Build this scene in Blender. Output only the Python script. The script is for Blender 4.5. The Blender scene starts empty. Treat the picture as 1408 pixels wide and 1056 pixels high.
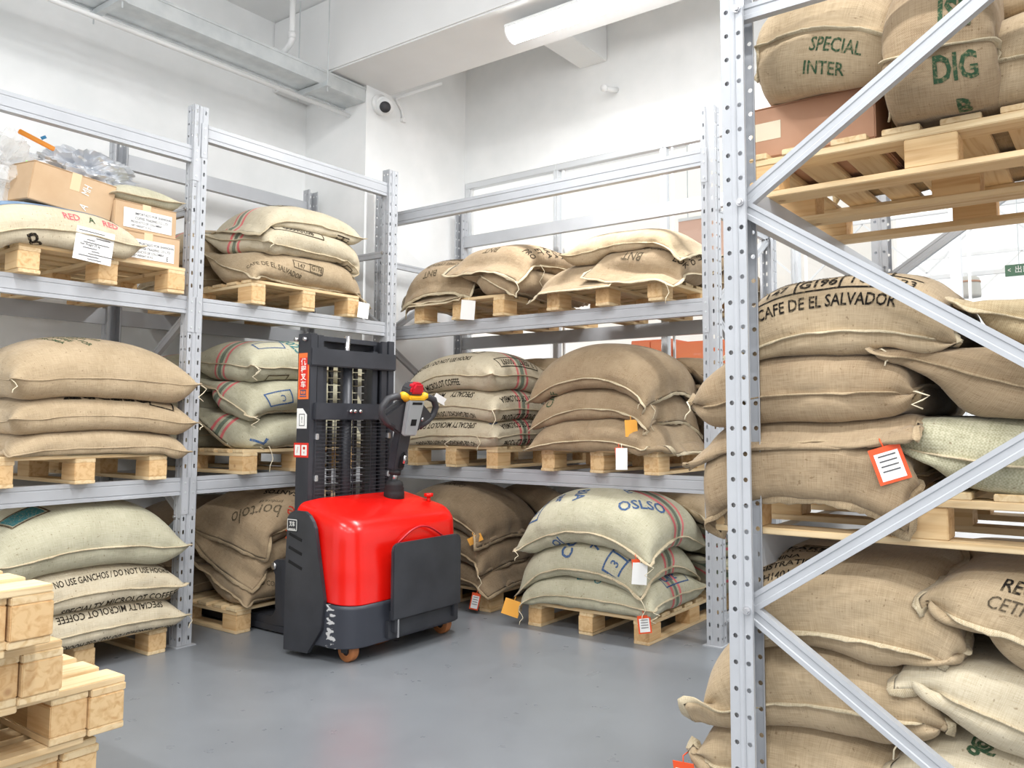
import bpy, bmesh, math, random
import numpy as np
from mathutils import Vector, Matrix
random.seed(7)
SC = bpy.context.scene
COL = SC.collection

# ------------------------------------------------------------------ camera
CAM_POS = (4.4869, -2.6424, 1.2727); YAW, PITCH = 0.6078, 0.0753
F_PX, CX_PX, CY_PX = 1122.82, 774.33, 495.57           # focal length and principal point in 1408x1056 pixels
cam_data = bpy.data.cameras.new('camera'); cam = bpy.data.objects.new('camera', cam_data); COL.objects.link(cam)
fw = Vector((-math.sin(YAW)*math.cos(PITCH), math.cos(YAW)*math.cos(PITCH), math.sin(PITCH)))
rt = Vector((math.cos(YAW), math.sin(YAW), 0)); up = rt.cross(fw)
cam.matrix_world = Matrix(((rt.x, up.x, -fw.x, CAM_POS[0]), (rt.y, up.y, -fw.y, CAM_POS[1]), (rt.z, up.z, -fw.z, CAM_POS[2]), (0, 0, 0, 1)))
cam_data.sensor_width = 36; cam_data.lens = F_PX/1408*36
cam_data.shift_x = (704-CX_PX)/1408; cam_data.shift_y = (CY_PX-528)/1408
cam_data.clip_start = 0.05; cam_data.clip_end = 200
SC.camera = cam
SC.view_settings.view_transform = 'Standard'; SC.view_settings.look = 'None'
SC.view_settings.gamma = 1; SC.view_settings.use_curve_mapping = False
SC.view_settings.exposure = 0.54
# ------------------------------------------------------------------ world: overcast daylight
W = bpy.data.worlds.new('daylight'); SC.world = W; W.use_nodes = True
bg = W.node_tree.nodes['Background']; bg.inputs[0].default_value = (0.985, 0.992, 1.0, 1); bg.inputs[1].default_value = 1.0
LAMP_POWER = 40.0

# ------------------------------------------------------------------ materials
def srgb(r, g, b):
    f = lambda c: (c/255/12.92) if c/255 <= .04045 else ((c/255+.055)/1.055)**2.4
    return (f(r), f(g), f(b), 1)
MATS = {}
def mat(name, col, rough=.6, metal=0.0, spec=.5, build=None):
    if name in MATS: return MATS[name]
    m = bpy.data.materials.new(name); m.use_nodes = True; nt = m.node_tree
    b = nt.nodes['Principled BSDF']
    b.inputs['Base Color'].default_value = col; b.inputs['Roughness'].default_value = rough; b.inputs['Metallic'].default_value = metal
    b.inputs['Specular IOR Level'].default_value = spec
    if build: build(nt, b)
    MATS[name] = m; return m
def N(nt, t, **kw):
    n = nt.nodes.new(t)
    for k, v in kw.items():
        if k in n.inputs.keys(): n.inputs[k].default_value = v
        else: setattr(n, k, v)
    return n
def math_(nt, op, a, b=None, c=None):
    n = nt.nodes.new('ShaderNodeMath'); n.operation = op
    for i, v in enumerate((a, b, c)):
        if v is None: continue
        if isinstance(v, (int, float)): n.inputs[i].default_value = v
        else: nt.links.new(v, n.inputs[i])
    return n.outputs[0]
def ramp(nt, fac, stops):
    r = nt.nodes.new('ShaderNodeValToRGB'); e = r.color_ramp.elements
    while len(e) < len(stops): e.new(.5)
    for el, (p, c) in zip(e, stops): el.position = p; el.color = c
    nt.links.new(fac, r.inputs[0]); return r.outputs[0]
def mixc(nt, fac, a, b):
    n = nt.nodes.new('ShaderNodeMix'); n.data_type = 'RGBA'
    for s, v in ((n.inputs[0], fac), (n.inputs[6], a), (n.inputs[7], b)):
        if isinstance(v, (int, float, tuple)): s.default_value = v
        else: nt.links.new(v, s)
    return n.outputs[2]
def bump(nt, b, h, strength=.3, dist=.002):
    n = nt.nodes.new('ShaderNodeBump'); n.inputs['Strength'].default_value = strength; n.inputs['Distance'].default_value = dist
    nt.links.new(h, n.inputs['Height']); nt.links.new(n.outputs[0], b.inputs['Normal'])
def noisy(c1, c2, scale=8, detail=4, bumpd=0.0, lo=.35, hi=.65, rough_var=0):
    def f(nt, b):
        tc = N(nt, 'ShaderNodeTexCoord'); n = N(nt, 'ShaderNodeTexNoise', Scale=scale, Detail=detail)
        nt.links.new(tc.outputs['Object'], n.inputs['Vector'])
        nt.links.new(ramp(nt, n.outputs[0], [(lo, c1), (hi, c2)]), b.inputs['Base Color'])
        if bumpd: bump(nt, b, n.outputs[0], .4, bumpd)
    return f
def build_wood(c1, c2, c3):
    def f(nt, b):
        tc = N(nt, 'ShaderNodeTexCoord'); oi = N(nt, 'ShaderNodeObjectInfo')
        add = N(nt, 'ShaderNodeVectorMath', operation='ADD'); nt.links.new(tc.outputs['Object'], add.inputs[0])
        sc = N(nt, 'ShaderNodeVectorMath', operation='SCALE'); sc.inputs['Scale'].default_value = 37.0
        cmb = N(nt, 'ShaderNodeCombineXYZ')
        for i in range(3): nt.links.new(oi.outputs['Random'], cmb.inputs[i])
        nt.links.new(cmb.outputs[0], sc.inputs[0]); nt.links.new(sc.outputs[0], add.inputs[1])
        mp = N(nt, 'ShaderNodeMapping'); mp.inputs['Scale'].default_value = (1.6, 26, 26); nt.links.new(add.outputs[0], mp.inputs[0])
        n1 = N(nt, 'ShaderNodeTexNoise', Scale=1.6, Detail=5, Distortion=.8); nt.links.new(mp.outputs[0], n1.inputs['Vector'])
        n2 = N(nt, 'ShaderNodeTexNoise', Scale=2.3, Detail=2); nt.links.new(add.outputs[0], n2.inputs['Vector'])
        grain = ramp(nt, n1.outputs[0], [(.3, c2), (.55, c1), (.75, c1)])
        tint = math_(nt, 'MULTIPLY_ADD', oi.outputs['Random'], .75, math_(nt, 'MULTIPLY_ADD', n2.outputs[0], .5, -.35))
        tint = N(nt, 'ShaderNodeClamp').outputs[0] if False else tint
        cl = N(nt, 'ShaderNodeClamp'); nt.links.new(tint, cl.inputs[0])
        mx = mixc(nt, cl.outputs[0], grain, c3)
        m2 = mixc(nt, .45, grain, mx)
        # knots
        vo = N(nt, 'ShaderNodeTexVoronoi', Scale=5.5); nt.links.new(add.outputs[0], vo.inputs['Vector'])
        k = ramp(nt, vo.outputs['Distance'], [(.05, (1, 1, 1, 1)), (.085, (0, 0, 0, 1))])
        rgb = mixc(nt, math_(nt, 'MULTIPLY', k, .5), m2, srgb(150, 95, 55))
        nt.links.new(rgb, b.inputs['Base Color']); bump(nt, b, n1.outputs[0], .35, .0015)
    return f
def build_jute(c1, c2, stripes=None, weave=True, dens=1.0, swap=False):
    def f(nt, b):
        uv = N(nt, 'ShaderNodeUVMap'); uv.uv_map = 'cloth'
        sp = N(nt, 'ShaderNodeSeparateXYZ'); nt.links.new(uv.outputs[0], sp.inputs[0])
        u, v = sp.outputs[0], sp.outputs[1]
        tc = N(nt, 'ShaderNodeTexCoord')
        n1 = N(nt, 'ShaderNodeTexNoise', Scale=6, Detail=5); nt.links.new(tc.outputs['Object'], n1.inputs['Vector'])
        def thread(a, bb):                       # irregular yarns: noise drawn out along one direction
            c = N(nt, 'ShaderNodeCombineXYZ'); nt.links.new(math_(nt, 'MULTIPLY', a, 18.0), c.inputs[0]); nt.links.new(math_(nt, 'MULTIPLY', bb, 420.0*dens), c.inputs[1])
            n = N(nt, 'ShaderNodeTexNoise', Scale=1.0, Detail=2); nt.links.new(c.outputs[0], n.inputs['Vector']); return n.outputs[0]
        t1, t2 = thread(u, v), thread(v, u)
        wv = math_(nt, 'MULTIPLY', math_(nt, 'SINE', math_(nt, 'MULTIPLY', u, 1450*dens)), math_(nt, 'SINE', math_(nt, 'MULTIPLY', v, 1450*dens)))
        th = math_(nt, 'ADD', math_(nt, 'MULTIPLY', math_(nt, 'ADD', t1, t2), .5), math_(nt, 'MULTIPLY', wv, .10))
        fac = math_(nt, 'ADD', math_(nt, 'MULTIPLY', th, .75), math_(nt, 'MULTIPLY', n1.outputs[0], .35))
        col = ramp(nt, fac, [(.36, c2), (.66, c1)])
        fl = N(nt, 'ShaderNodeTexNoise', Scale=85, Detail=1); nt.links.new(tc.outputs['Object'], fl.inputs['Vector'])
        col = mixc(nt, math_(nt, 'MULTIPLY', ramp(nt, fl.outputs[0], [(.70, (0, 0, 0, 1)), (.76, (1, 1, 1, 1))]), .5), col, srgb(110, 86, 58))
        if stripes:
            q = u if swap else v
            for (a, z, sc_) in stripes:
                m = math_(nt, 'MULTIPLY', math_(nt, 'GREATER_THAN', q, a), math_(nt, 'LESS_THAN', q, z))
                m = math_(nt, 'MULTIPLY', m, math_(nt, 'MULTIPLY_ADD', th, 1.1, .28))
                cl = N(nt, 'ShaderNodeClamp'); nt.links.new(m, cl.inputs[0])
                col = mixc(nt, cl.outputs[0], col, sc_)
        nt.links.new(col, b.inputs['Base Color'])
        nl = N(nt, 'ShaderNodeTexNoise', Scale=16, Detail=3); nt.links.new(tc.outputs['Object'], nl.inputs['Vector'])
        h = math_(nt, 'ADD', math_(nt, 'MULTIPLY', th, .0011), math_(nt, 'MULTIPLY', nl.outputs[0], .010))
        n = nt.nodes.new('ShaderNodeBump'); n.inputs['Strength'].default_value = .75; n.inputs['Distance'].default_value = 1.0
        nt.links.new(h, n.inputs['Height']); nt.links.new(n.outputs[0], b.inputs['Normal'])
        b.inputs['Sheen Weight'].default_value = .15
    return f
PINK, GREEN = srgb(222, 92, 104), srgb(92, 112, 96)
BANDS = [(-.062, -.040, PINK), (-.019, .015, GREEN), (.036, .058, PINK)]
def setup_materials():
    w = srgb(243, 244, 244)
    mat('wall_paint', w, .75, build=noisy(srgb(246, 247, 247), srgb(238, 240, 240), 3, 5))
    mat('ceiling_paint', srgb(238, 239, 239), .85, build=noisy(srgb(240, 241, 241), srgb(231, 232, 232), 1.2, 5))
    def fl(nt, b):
        tc = N(nt, 'ShaderNodeTexCoord'); n = N(nt, 'ShaderNodeTexNoise', Scale=1.1, Detail=6); n2 = N(nt, 'ShaderNodeTexNoise', Scale=60, Detail=2)
        n3 = N(nt, 'ShaderNodeTexNoise', Scale=7, Detail=5)
        for q in (n, n2, n3): nt.links.new(tc.outputs['Object'], q.inputs['Vector'])
        s = math_(nt, 'ADD', math_(nt, 'MULTIPLY', n.outputs[0], .7), math_(nt, 'MULTIPLY', n3.outputs[0], .3))
        c = ramp(nt, s, [(.32, srgb(119, 123, 128)), (.68, srgb(130, 134, 139))])

        nt.links.new(c, b.inputs['Base Color'])
        nt.links.new(ramp(nt, n3.outputs[0], [(.3, (.27, .27, .27, 1)), (.7, (.33, .33, .33, 1))]), b.inputs['Roughness'])
        pass
    mat('floor_epoxy', srgb(140, 147, 158), .3, spec=.4, build=fl)
    mat('rack_paint', srgb(180, 183, 188), .38, build=noisy(srgb(183, 186, 191), srgb(177, 180, 185), 5, 3))
    mat('galvanised', srgb(206, 210, 211), .42, .35, build=noisy(srgb(214, 218, 219), srgb(200, 205, 207), 10, 3))
    mat('white_plastic', srgb(240, 241, 241), .45); mat('alu', srgb(214, 217, 220), .4, .3)
    mat('wood_pale', srgb(214, 186, 140), .7, build=build_wood(srgb(229, 206, 165), srgb(206, 174, 126), srgb(206, 166, 116)))
    mat('wood_block', srgb(204, 160, 105), .75, build=build_wood(srgb(222, 190, 142), srgb(198, 156, 106), srgb(206, 156, 98)))
    J = lambda nme, c1, c2, **k: mat(nme, c1, .9, spec=.15, build=build_jute(c1, c2, **k))
    J('jute_tan', srgb(189, 169, 140), srgb(152, 132, 102)); J('jute_brown', srgb(170, 150, 122), srgb(134, 112, 86)); J('jute_dark', srgb(150, 131, 106), srgb(113, 95, 73))
    J('jute_cream', srgb(207, 197, 174), srgb(180, 165, 137)); J('jute_cream_striped', srgb(207, 197, 174), srgb(180, 165, 137), stripes=BANDS)
    J('jute_sage', srgb(193, 189, 166), srgb(158, 153, 128)); J('jute_sage_striped', srgb(193, 189, 166), srgb(158, 153, 128), stripes=BANDS)
    J('jute_tan_striped', srgb(189, 169, 140), srgb(152, 132, 102), stripes=BANDS)
    J('jute_red_striped', srgb(191, 174, 141), srgb(158, 137, 104), stripes=[(.03, .10, srgb(205, 70, 90))], swap=True, dens=.7)
    J('jute_coarse', srgb(196, 192, 166), srgb(146, 142, 113), stripes=[(.20, .25, srgb(220, 110, 115)), (.30, .36, srgb(95, 150, 130))], swap=True, dens=.45)
    J('jute_seam', srgb(209, 196, 168), srgb(166, 146, 113)); J('jute_seam_dark', srgb(182, 162, 132), srgb(137, 115, 87))
    def ink(col, wear=.5):
        def f(nt, b):
            tc = N(nt, 'ShaderNodeTexCoord'); n = N(nt, 'ShaderNodeTexNoise', Scale=120, Detail=3); nt.links.new(tc.outputs['Object'], n.inputs['Vector'])
            m = ramp(nt, n.outputs[0], [(.5, (0, 0, 0, 1)), (.72, (1, 1, 1, 1))])
            nt.links.new(mixc(nt, math_(nt, 'MULTIPLY', m, wear), col, srgb(190, 168, 130)), b.inputs['Base Color'])
        return f
    for k, c, wr in (('ink_black', srgb(36, 33, 31), .35), ('ink_blue', srgb(62, 92, 134), .4), ('ink_teal', srgb(62, 120, 126), .45), ('ink_green', srgb(58, 84, 62), .5), ('ink_grey', srgb(88, 78, 64), .5), ('ink_red', srgb(190, 50, 40), .4), ('ink_pink', srgb(214, 96, 110), .5), ('ink_paper', srgb(90, 90, 94), .2)):
        mat(k, c, .9, spec=.1, build=ink(c, wr))
    mat('twine', srgb(232, 220, 192), .9); mat('tag_orange', srgb(236, 88, 42), .5); mat('tag_amber', srgb(248, 178, 74), .5); mat('paper', srgb(244, 244, 242), .7)
    mat('paper_tape', srgb(236, 226, 200), .6); mat('tape', srgb(222, 196, 158), .35)
    mat('cardboard', srgb(200, 170, 136), .75, build=noisy(srgb(203, 174, 140), srgb(192, 161, 126), 5, 4, .001))
    mat('cardboard_pink', srgb(196, 152, 124), .75, build=noisy(srgb(200, 156, 128), srgb(188, 143, 114), 4, 4, .001))
    mat('blue_cloth', srgb(122, 146, 172), .85, build=noisy(srgb(128, 152, 178), srgb(108, 132, 160), 12, 4))
    mat('foil', srgb(226, 229, 234), .3, .6)
    mat('poly_red', srgb(226, 22, 14), .26, spec=.5, build=noisy(srgb(228, 24, 14), srgb(218, 18, 12), 3, 3))
    mat('steel_black', srgb(58, 60, 66), .42, .1, build=noisy(srgb(60, 62, 68), srgb(50, 52, 58), 6, 4))
    def scr(nt, b):
        tc = N(nt, 'ShaderNodeTexCoord'); mp = N(nt, 'ShaderNodeMapping'); mp.inputs['Scale'].default_value = (1, 1, 2.2); nt.links.new(tc.outputs['Object'], mp.inputs[0])
        n = N(nt, 'ShaderNodeTexNoise', Scale=22, Detail=5); nt.links.new(mp.outputs[0], n.inputs['Vector'])
        sp = N(nt, 'ShaderNodeSeparateXYZ'); nt.links.new(tc.outputs['Object'], sp.inputs[0])
        d = math_(nt, 'ADD', math_(nt, 'POWER', math_(nt, 'MULTIPLY', math_(nt, 'SUBTRACT', sp.outputs[0], .165), 14.0), 2.0),
                  math_(nt, 'POWER', math_(nt, 'MULTIPLY', math_(nt, 'SUBTRACT', sp.outputs[1], -.45), 10.0), 2.0))
        near = N(nt, 'ShaderNodeClamp'); nt.links.new(math_(nt, 'SUBTRACT', 1.0, d), near.inputs[0])
        m = ramp(nt, math_(nt, 'MULTIPLY', n.outputs[0], math_(nt, 'MULTIPLY_ADD', near.outputs[0], .55, .45)), [(.50, (0, 0, 0, 1)), (.54, (1, 1, 1, 1))])
        nt.links.new(mixc(nt, m, srgb(56, 59, 68), srgb(205, 205, 205)), b.inputs['Base Color'])
    mat('steel_scraped', srgb(56, 59, 68), .45, .1, build=scr)
    mat('rubber', srgb(34, 34, 36), .7); mat('handle_black', srgb(62, 62, 66), .5); mat('near_black', srgb(14, 14, 15), .9)  # the near black puts the shade inside slots and ports into the colour
    mat('wheel', srgb(176, 112, 66), .5); mat('chrome', srgb(210, 210, 212), .2, .9); mat('grey_plastic', srgb(160, 164, 166), .4); mat('yellow', srgb(240, 184, 36), .45)
    mat('red_cap', srgb(196, 30, 46), .35); mat('chain', srgb(36, 35, 35), .5, .2)
    mat('sticker_red', srgb(222, 50, 38), .5); mat('sticker_orange', srgb(240, 120, 60), .5); mat('white_print', srgb(240, 240, 236), .6)
    mat('orange_board', srgb(222, 122, 80), .6); mat('hazed_board', srgb(240, 196, 174), .6); mat('hall_paint', srgb(252, 246, 238), .8); mat('sign_green', srgb(70, 120, 96), .6); mat('concrete', srgb(206, 202, 194), .8); mat('green_bag', srgb(26, 132, 86), .35)
    mat('green_label', srgb(140, 214, 130), .6); mat('clip_orange', srgb(250, 160, 50), .4); mat('blue_bit', srgb(60, 140, 190), .5); mat('far_steel', srgb(252, 252, 252), .6)
    def film(nt, b):
        out = nt.nodes['Material Output']; tr = N(nt, 'ShaderNodeBsdfTransparent'); mx = N(nt, 'ShaderNodeMixShader'); mx.inputs[0].default_value = .32
        b.inputs['Base Color'].default_value = srgb(244, 244, 242); b.inputs['Roughness'].default_value = .2
        nt.links.new(tr.outputs[0], mx.inputs[1]); nt.links.new(b.outputs[0], mx.inputs[2]); nt.links.new(mx.outputs[0], out.inputs[0])
    mat('film', w, .2, build=film)
    def glass(nt, b):
        out = nt.nodes['Material Output']; tr = N(nt, 'ShaderNodeBsdfTransparent'); gl = N(nt, 'ShaderNodeBsdfGlossy'); gl.inputs['Roughness'].default_value = .02
        fr = N(nt, 'ShaderNodeLayerWeight'); fr.inputs[0].default_value = .12; mx = N(nt, 'ShaderNodeMixShader'); tr.inputs[0].default_value = (.96, .97, .965, 1)
        nt.links.new(math_(nt, 'MULTIPLY_ADD', math_(nt, 'POWER', fr.outputs[1], 3.0), .5, .03), mx.inputs[0]); nt.links.new(tr.outputs[0], mx.inputs[1]); nt.links.new(gl.outputs[0], mx.inputs[2]); nt.links.new(mx.outputs[0], out.inputs[0])
    mat('glass', w, .05, build=glass)
    def emit(nt, b):
        b.inputs['Emission Color'].default_value = (1, 1, 1, 1); b.inputs['Emission Strength'].default_value = 15.0
    mat('lamp_diffuser', w, .4, build=emit)
setup_materials()
M = MATS
# ------------------------------------------------------------------ mesh helpers
def link(o, parent=None):
    COL.objects.link(o)
    if parent is not None: o.parent = parent
    return o
def obj(name, verts, faces, m, parent=None, smooth=False, loc=None, rz=0):
    me = bpy.data.meshes.new(name); me.from_pydata([tuple(v) for v in verts], [], [tuple(f) for f in faces]); me.update()
    me.materials.append(M[m])
    if smooth: me.shade_smooth()
    o = bpy.data.objects.new(name, me); link(o, parent)
    if loc is not None: o.location = loc
    if rz: o.rotation_euler.z = rz
    return o
def tag(o, label=None, cat=None, group=None, kind=None):
    for k, v in (('label', label), ('category', cat), ('group', group), ('kind', kind)):
        if v: o[k] = v
    return o
def empty(name, loc=(0, 0, 0), rz=0):
    o = bpy.data.objects.new(name, None); COL.objects.link(o); o.location = loc; o.rotation_euler.z = rz; o.empty_display_size = .1; return o
class MB:
    """collects shapes into one mesh"""
    def __init__(s): s.v, s.f = [], []
    def add(s, v, f, mtx=None):
        b = len(s.v)
        for p in v: s.v.append(tuple(mtx @ Vector(p)) if mtx is not None else tuple(p))
        for q in f: s.f.append(tuple(i+b for i in q))
        return s
    def box(s, x0, x1, y0, y1, z0, z1, mtx=None):
        return s.add([(x0, y0, z0), (x1, y0, z0), (x1, y1, z0), (x0, y1, z0), (x0, y0, z1), (x1, y0, z1), (x1, y1, z1), (x0, y1, z1)],
                     [(0, 3, 2, 1), (4, 5, 6, 7), (0, 1, 5, 4), (1, 2, 6, 5), (2, 3, 7, 6), (3, 0, 4, 7)], mtx)
    def tube(s, pts, r, n=8, caps=True, closed=False):
        pts = [Vector(p) for p in pts]; rs = r if isinstance(r, (list, tuple)) else [r]*len(pts); k = len(pts); b = len(s.v); ref = None
        for i, p in enumerate(pts):
            t = (pts[(i+1) % k]-pts[i-1]) if closed else (pts[min(i+1, k-1)]-pts[max(i-1, 0)])
            t = t.normalized() if t.length > 1e-9 else Vector((0, 0, 1))
            if ref is None: ref = Vector((0, 0, 1)) if abs(t.z) < .9 else Vector((1, 0, 0))
            a = t.cross(ref).normalized(); c = a.cross(t); ref = c
            for j in range(n):
                w = 2*math.pi*j/n; s.v.append(tuple(p+a*math.cos(w)*rs[i]+c*math.sin(w)*rs[i]))
        for i in range(k if closed else k-1):
            for j in range(n):
                i2 = (i+1) % k; s.f.append((b+i*n+j, b+i*n+(j+1) % n, b+i2*n+(j+1) % n, b+i2*n+j))
        if caps and not closed:
            s.f.append(tuple(b+j for j in range(n))[::-1]); s.f.append(tuple(b+(k-1)*n+j for j in range(n)))
        return s
    def prism(s, poly, axis, a0, a1, mtx=None):
        """poly of 2D points extruded along axis (0 x, 1 y, 2 z)"""
        def p3(p, a):
            return {0: (a, p[0], p[1]), 1: (p[0], a, p[1]), 2: (p[0], p[1], a)}[axis]
        n = len(poly); v = [p3(p, a0) for p in poly]+[p3(p, a1) for p in poly]
        f = [tuple(range(n))[::-1], tuple(range(n, 2*n))]+[(i, (i+1) % n, n+(i+1) % n, n+i) for i in range(n)]
        return s.add(v, f, mtx)
    def build(s, name, m, parent=None, smooth=False, bevel=0, loc=None, rz=0):
        o = obj(name, s.v, s.f, m, parent, False, loc, rz)
        me = o.data; bm = bmesh.new(); bm.from_mesh(me); bmesh.ops.recalc_face_normals(bm, faces=bm.faces)
        if bevel:
            es = [e for e in bm.edges if e.is_manifold and e.calc_face_angle(0) > .5]
            bmesh.ops.bevel(bm, geom=es, offset=bevel, segments=2, affect='EDGES', clamp_overlap=True)
        bm.to_mesh(me); bm.free()
        if smooth: me.shade_smooth_by_angle(angle=math.radians(40)) if hasattr(me, 'shade_smooth_by_angle') else me.shade_smooth()
        return o
def box(name, x0, x1, y0, y1, z0, z1, m, parent=None, bevel=0, **k):
    return MB().box(x0, x1, y0, y1, z0, z1).build(name, m, parent, bevel=bevel, **k)
def structure(o): o['kind'] = 'structure'; return o
def rot_to(d):
    return Vector(d).to_track_quat('X', 'Z').to_matrix().to_4x4()
def clone(o, name=None, parent=None):
    c = o.copy(); COL.objects.link(c)
    if parent is not None: c.parent = parent
    return c
def clone_tree(o):
    r = clone(o)
    for ch in o.children:
        c = clone(ch, parent=r)
        for g in ch.children: clone(g, parent=c)
    return r
# ------------------------------------------------------------------ lettering
TXT = {}
def text2d(s, bold=.0, italic=0.0):
    k = (s, bold, italic)
    if k in TXT: return TXT[k]
    cu = bpy.data.curves.new('lettering', 'FONT'); cu.body = s; cu.size = 1; cu.align_x = 'CENTER'; cu.align_y = 'CENTER'; cu.resolution_u = 2; cu.offset = bold; cu.shear = italic
    o = bpy.data.objects.new('lettering', cu); COL.objects.link(o)
    dg = bpy.context.evaluated_depsgraph_get(); me = o.evaluated_get(dg).to_mesh(); me.calc_loop_triangles()
    v = np.array([tuple(p.co)[:2] for p in me.vertices]).reshape(-1, 2); t = [tuple(q.vertices) for q in me.loop_triangles]
    o.evaluated_get(dg).to_mesh_clear(); bpy.data.objects.remove(o); bpy.data.curves.remove(cu)
    TXT[k] = (v, t); return TXT[k]
def split_tris(v, t, d):
    """cut triangles until no edge is longer than d, so that print follows a curved surface"""
    out, stack = [], [tuple(map(tuple, (v[a], v[b], v[c]))) for a, b, c in t]
    while stack:
        a, b, c = stack.pop()
        l = (math.dist(a, b), math.dist(b, c), math.dist(c, a)); m = max(l)
        if m <= d: out.append((a, b, c)); continue
        i = l.index(m)
        if i == 1: a, b, c = b, c, a
        elif i == 2: a, b, c = c, a, b
        mid = ((a[0]+b[0])/2, (a[1]+b[1])/2)
        stack.append((a, mid, c)); stack.append((mid, b, c))
    return out
def print_tris(items, d=.03):
    """items: ('t', text, x, y, size, rot_deg[, width_scale[, bold]]) or ('r', x, y, w, h, line, rot) or ('f', x, y, w, h, rot) -> triangles in cloth metres"""
    out = []
    for it in items:
        if it[0] == 't':
            _, s, x, y, size, rot = it[:6]; ws = it[6] if len(it) > 6 else .8; bo = it[7] if len(it) > 7 else .012
            v, t = text2d(s, bo)
            v = v*np.array([size*ws, size])
        elif it[0] == 'r':
            _, x, y, w, h, ln, rot = it; v = []; t = []
            for (a0, a1, b0, b1) in ((-w/2, w/2, -h/2, -h/2+ln), (-w/2, w/2, h/2-ln, h/2), (-w/2, -w/2+ln, -h/2, h/2), (w/2-ln, w/2, -h/2, h/2)):
                b = len(v); v += [(a0, b0), (a1, b0), (a1, b1), (a0, b1)]; t += [(b, b+1, b+2), (b, b+2, b+3)]
            v = np.array(v)
        else:
            _, x, y, w, h, rot = it; v = np.array([(-w/2, -h/2), (w/2, -h/2), (w/2, h/2), (-w/2, h/2)]); t = [(0, 1, 2), (0, 2, 3)]
        c, s_ = math.cos(math.radians(rot)), math.sin(math.radians(rot))
        v = v@np.array([[c, s_], [-s_, c]])+np.array([x, y])
        out += split_tris(v, t, d)
    return out
def flat_print(name, items, m, parent, origin, ux, uy, lift=.0012, loc=None):
    """print on a flat face: ux, uy are unit vectors of the face"""
    ux, uy = Vector(ux), Vector(uy); n = ux.cross(uy).normalized(); o = Vector(origin)+n*lift
    v, f = [], []
    for tri in print_tris(items, 9):
        f.append((len(v), len(v)+1, len(v)+2)); v += [tuple(o+ux*p[0]+uy*p[1]) for p in tri]
    return obj(name, v, f, m, parent, loc=loc)
# ================================================================== the room
ZC = 4.6
structure(box('floor', -1.26, 9, -8, 14, -.1, 0, 'floor_epoxy'))
structure(box('wall_left', -1.46, -1.26, -8, 3.05, 0, ZC, 'wall_paint'))
structure(box('wall_pier', -1.26, -.5, 1.735, 3.05, 0, ZC, 'wall_paint'))
structure(MB().box(-.5, 9, 2.93, 3.05, 0, .98).build('wall_back_lower', 'wall_paint'))
structure(MB().box(-.5, 9, 2.93, 3.05, 3.47, ZC).build('wall_back_upper', 'wall_paint'))
structure(box('ceiling', -1.46, 9, -8, 3.05, ZC, ZC+.15, 'ceiling_paint'))
structure(box('ceiling_beam', -1.26, 9, 1.39, 2.0, 4.0, ZC, 'ceiling_paint', bevel=.012))
structure(box('ceiling_beam', .787, 1.053, 2.0, 2.93, 4.243, ZC, 'ceiling_paint', bevel=.006))
xs = [-.5, .53, 1.56, 2.59, 3.62, 4.65, 5.68]
for k in range(6):
    a, b = xs[k], xs[k+1]
    wd = empty('window_%d' % (k+1), ((a+b)/2, 2.96, .98)); structure(wd); h = (b-a)/2
    for nm, q in (('window_rail', (-h, h, -.03, .03, 0, .05)), ('window_rail', (-h, h, -.03, .03, 2.435, 2.49)), ('window_stile', (-h, -h+(.06 if k == 0 else .025), -.03, .03, .05, 2.435)), ('window_stile', (h-.025, h, -.03, .03, .05, 2.435))):
        box(nm, *q, 'alu', wd, bevel=.004)
    for s in (-1, 1): box('glazing_bead', *((-h+.06, -h+.075) if s < 0 else (h-.04, h-.025)), -.008, .012, .05, 2.435, 'white_plastic', wd)
    box('pane', -h+.03, h-.025, 0, .006, .05, 2.435, 'glass', wd)

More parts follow.
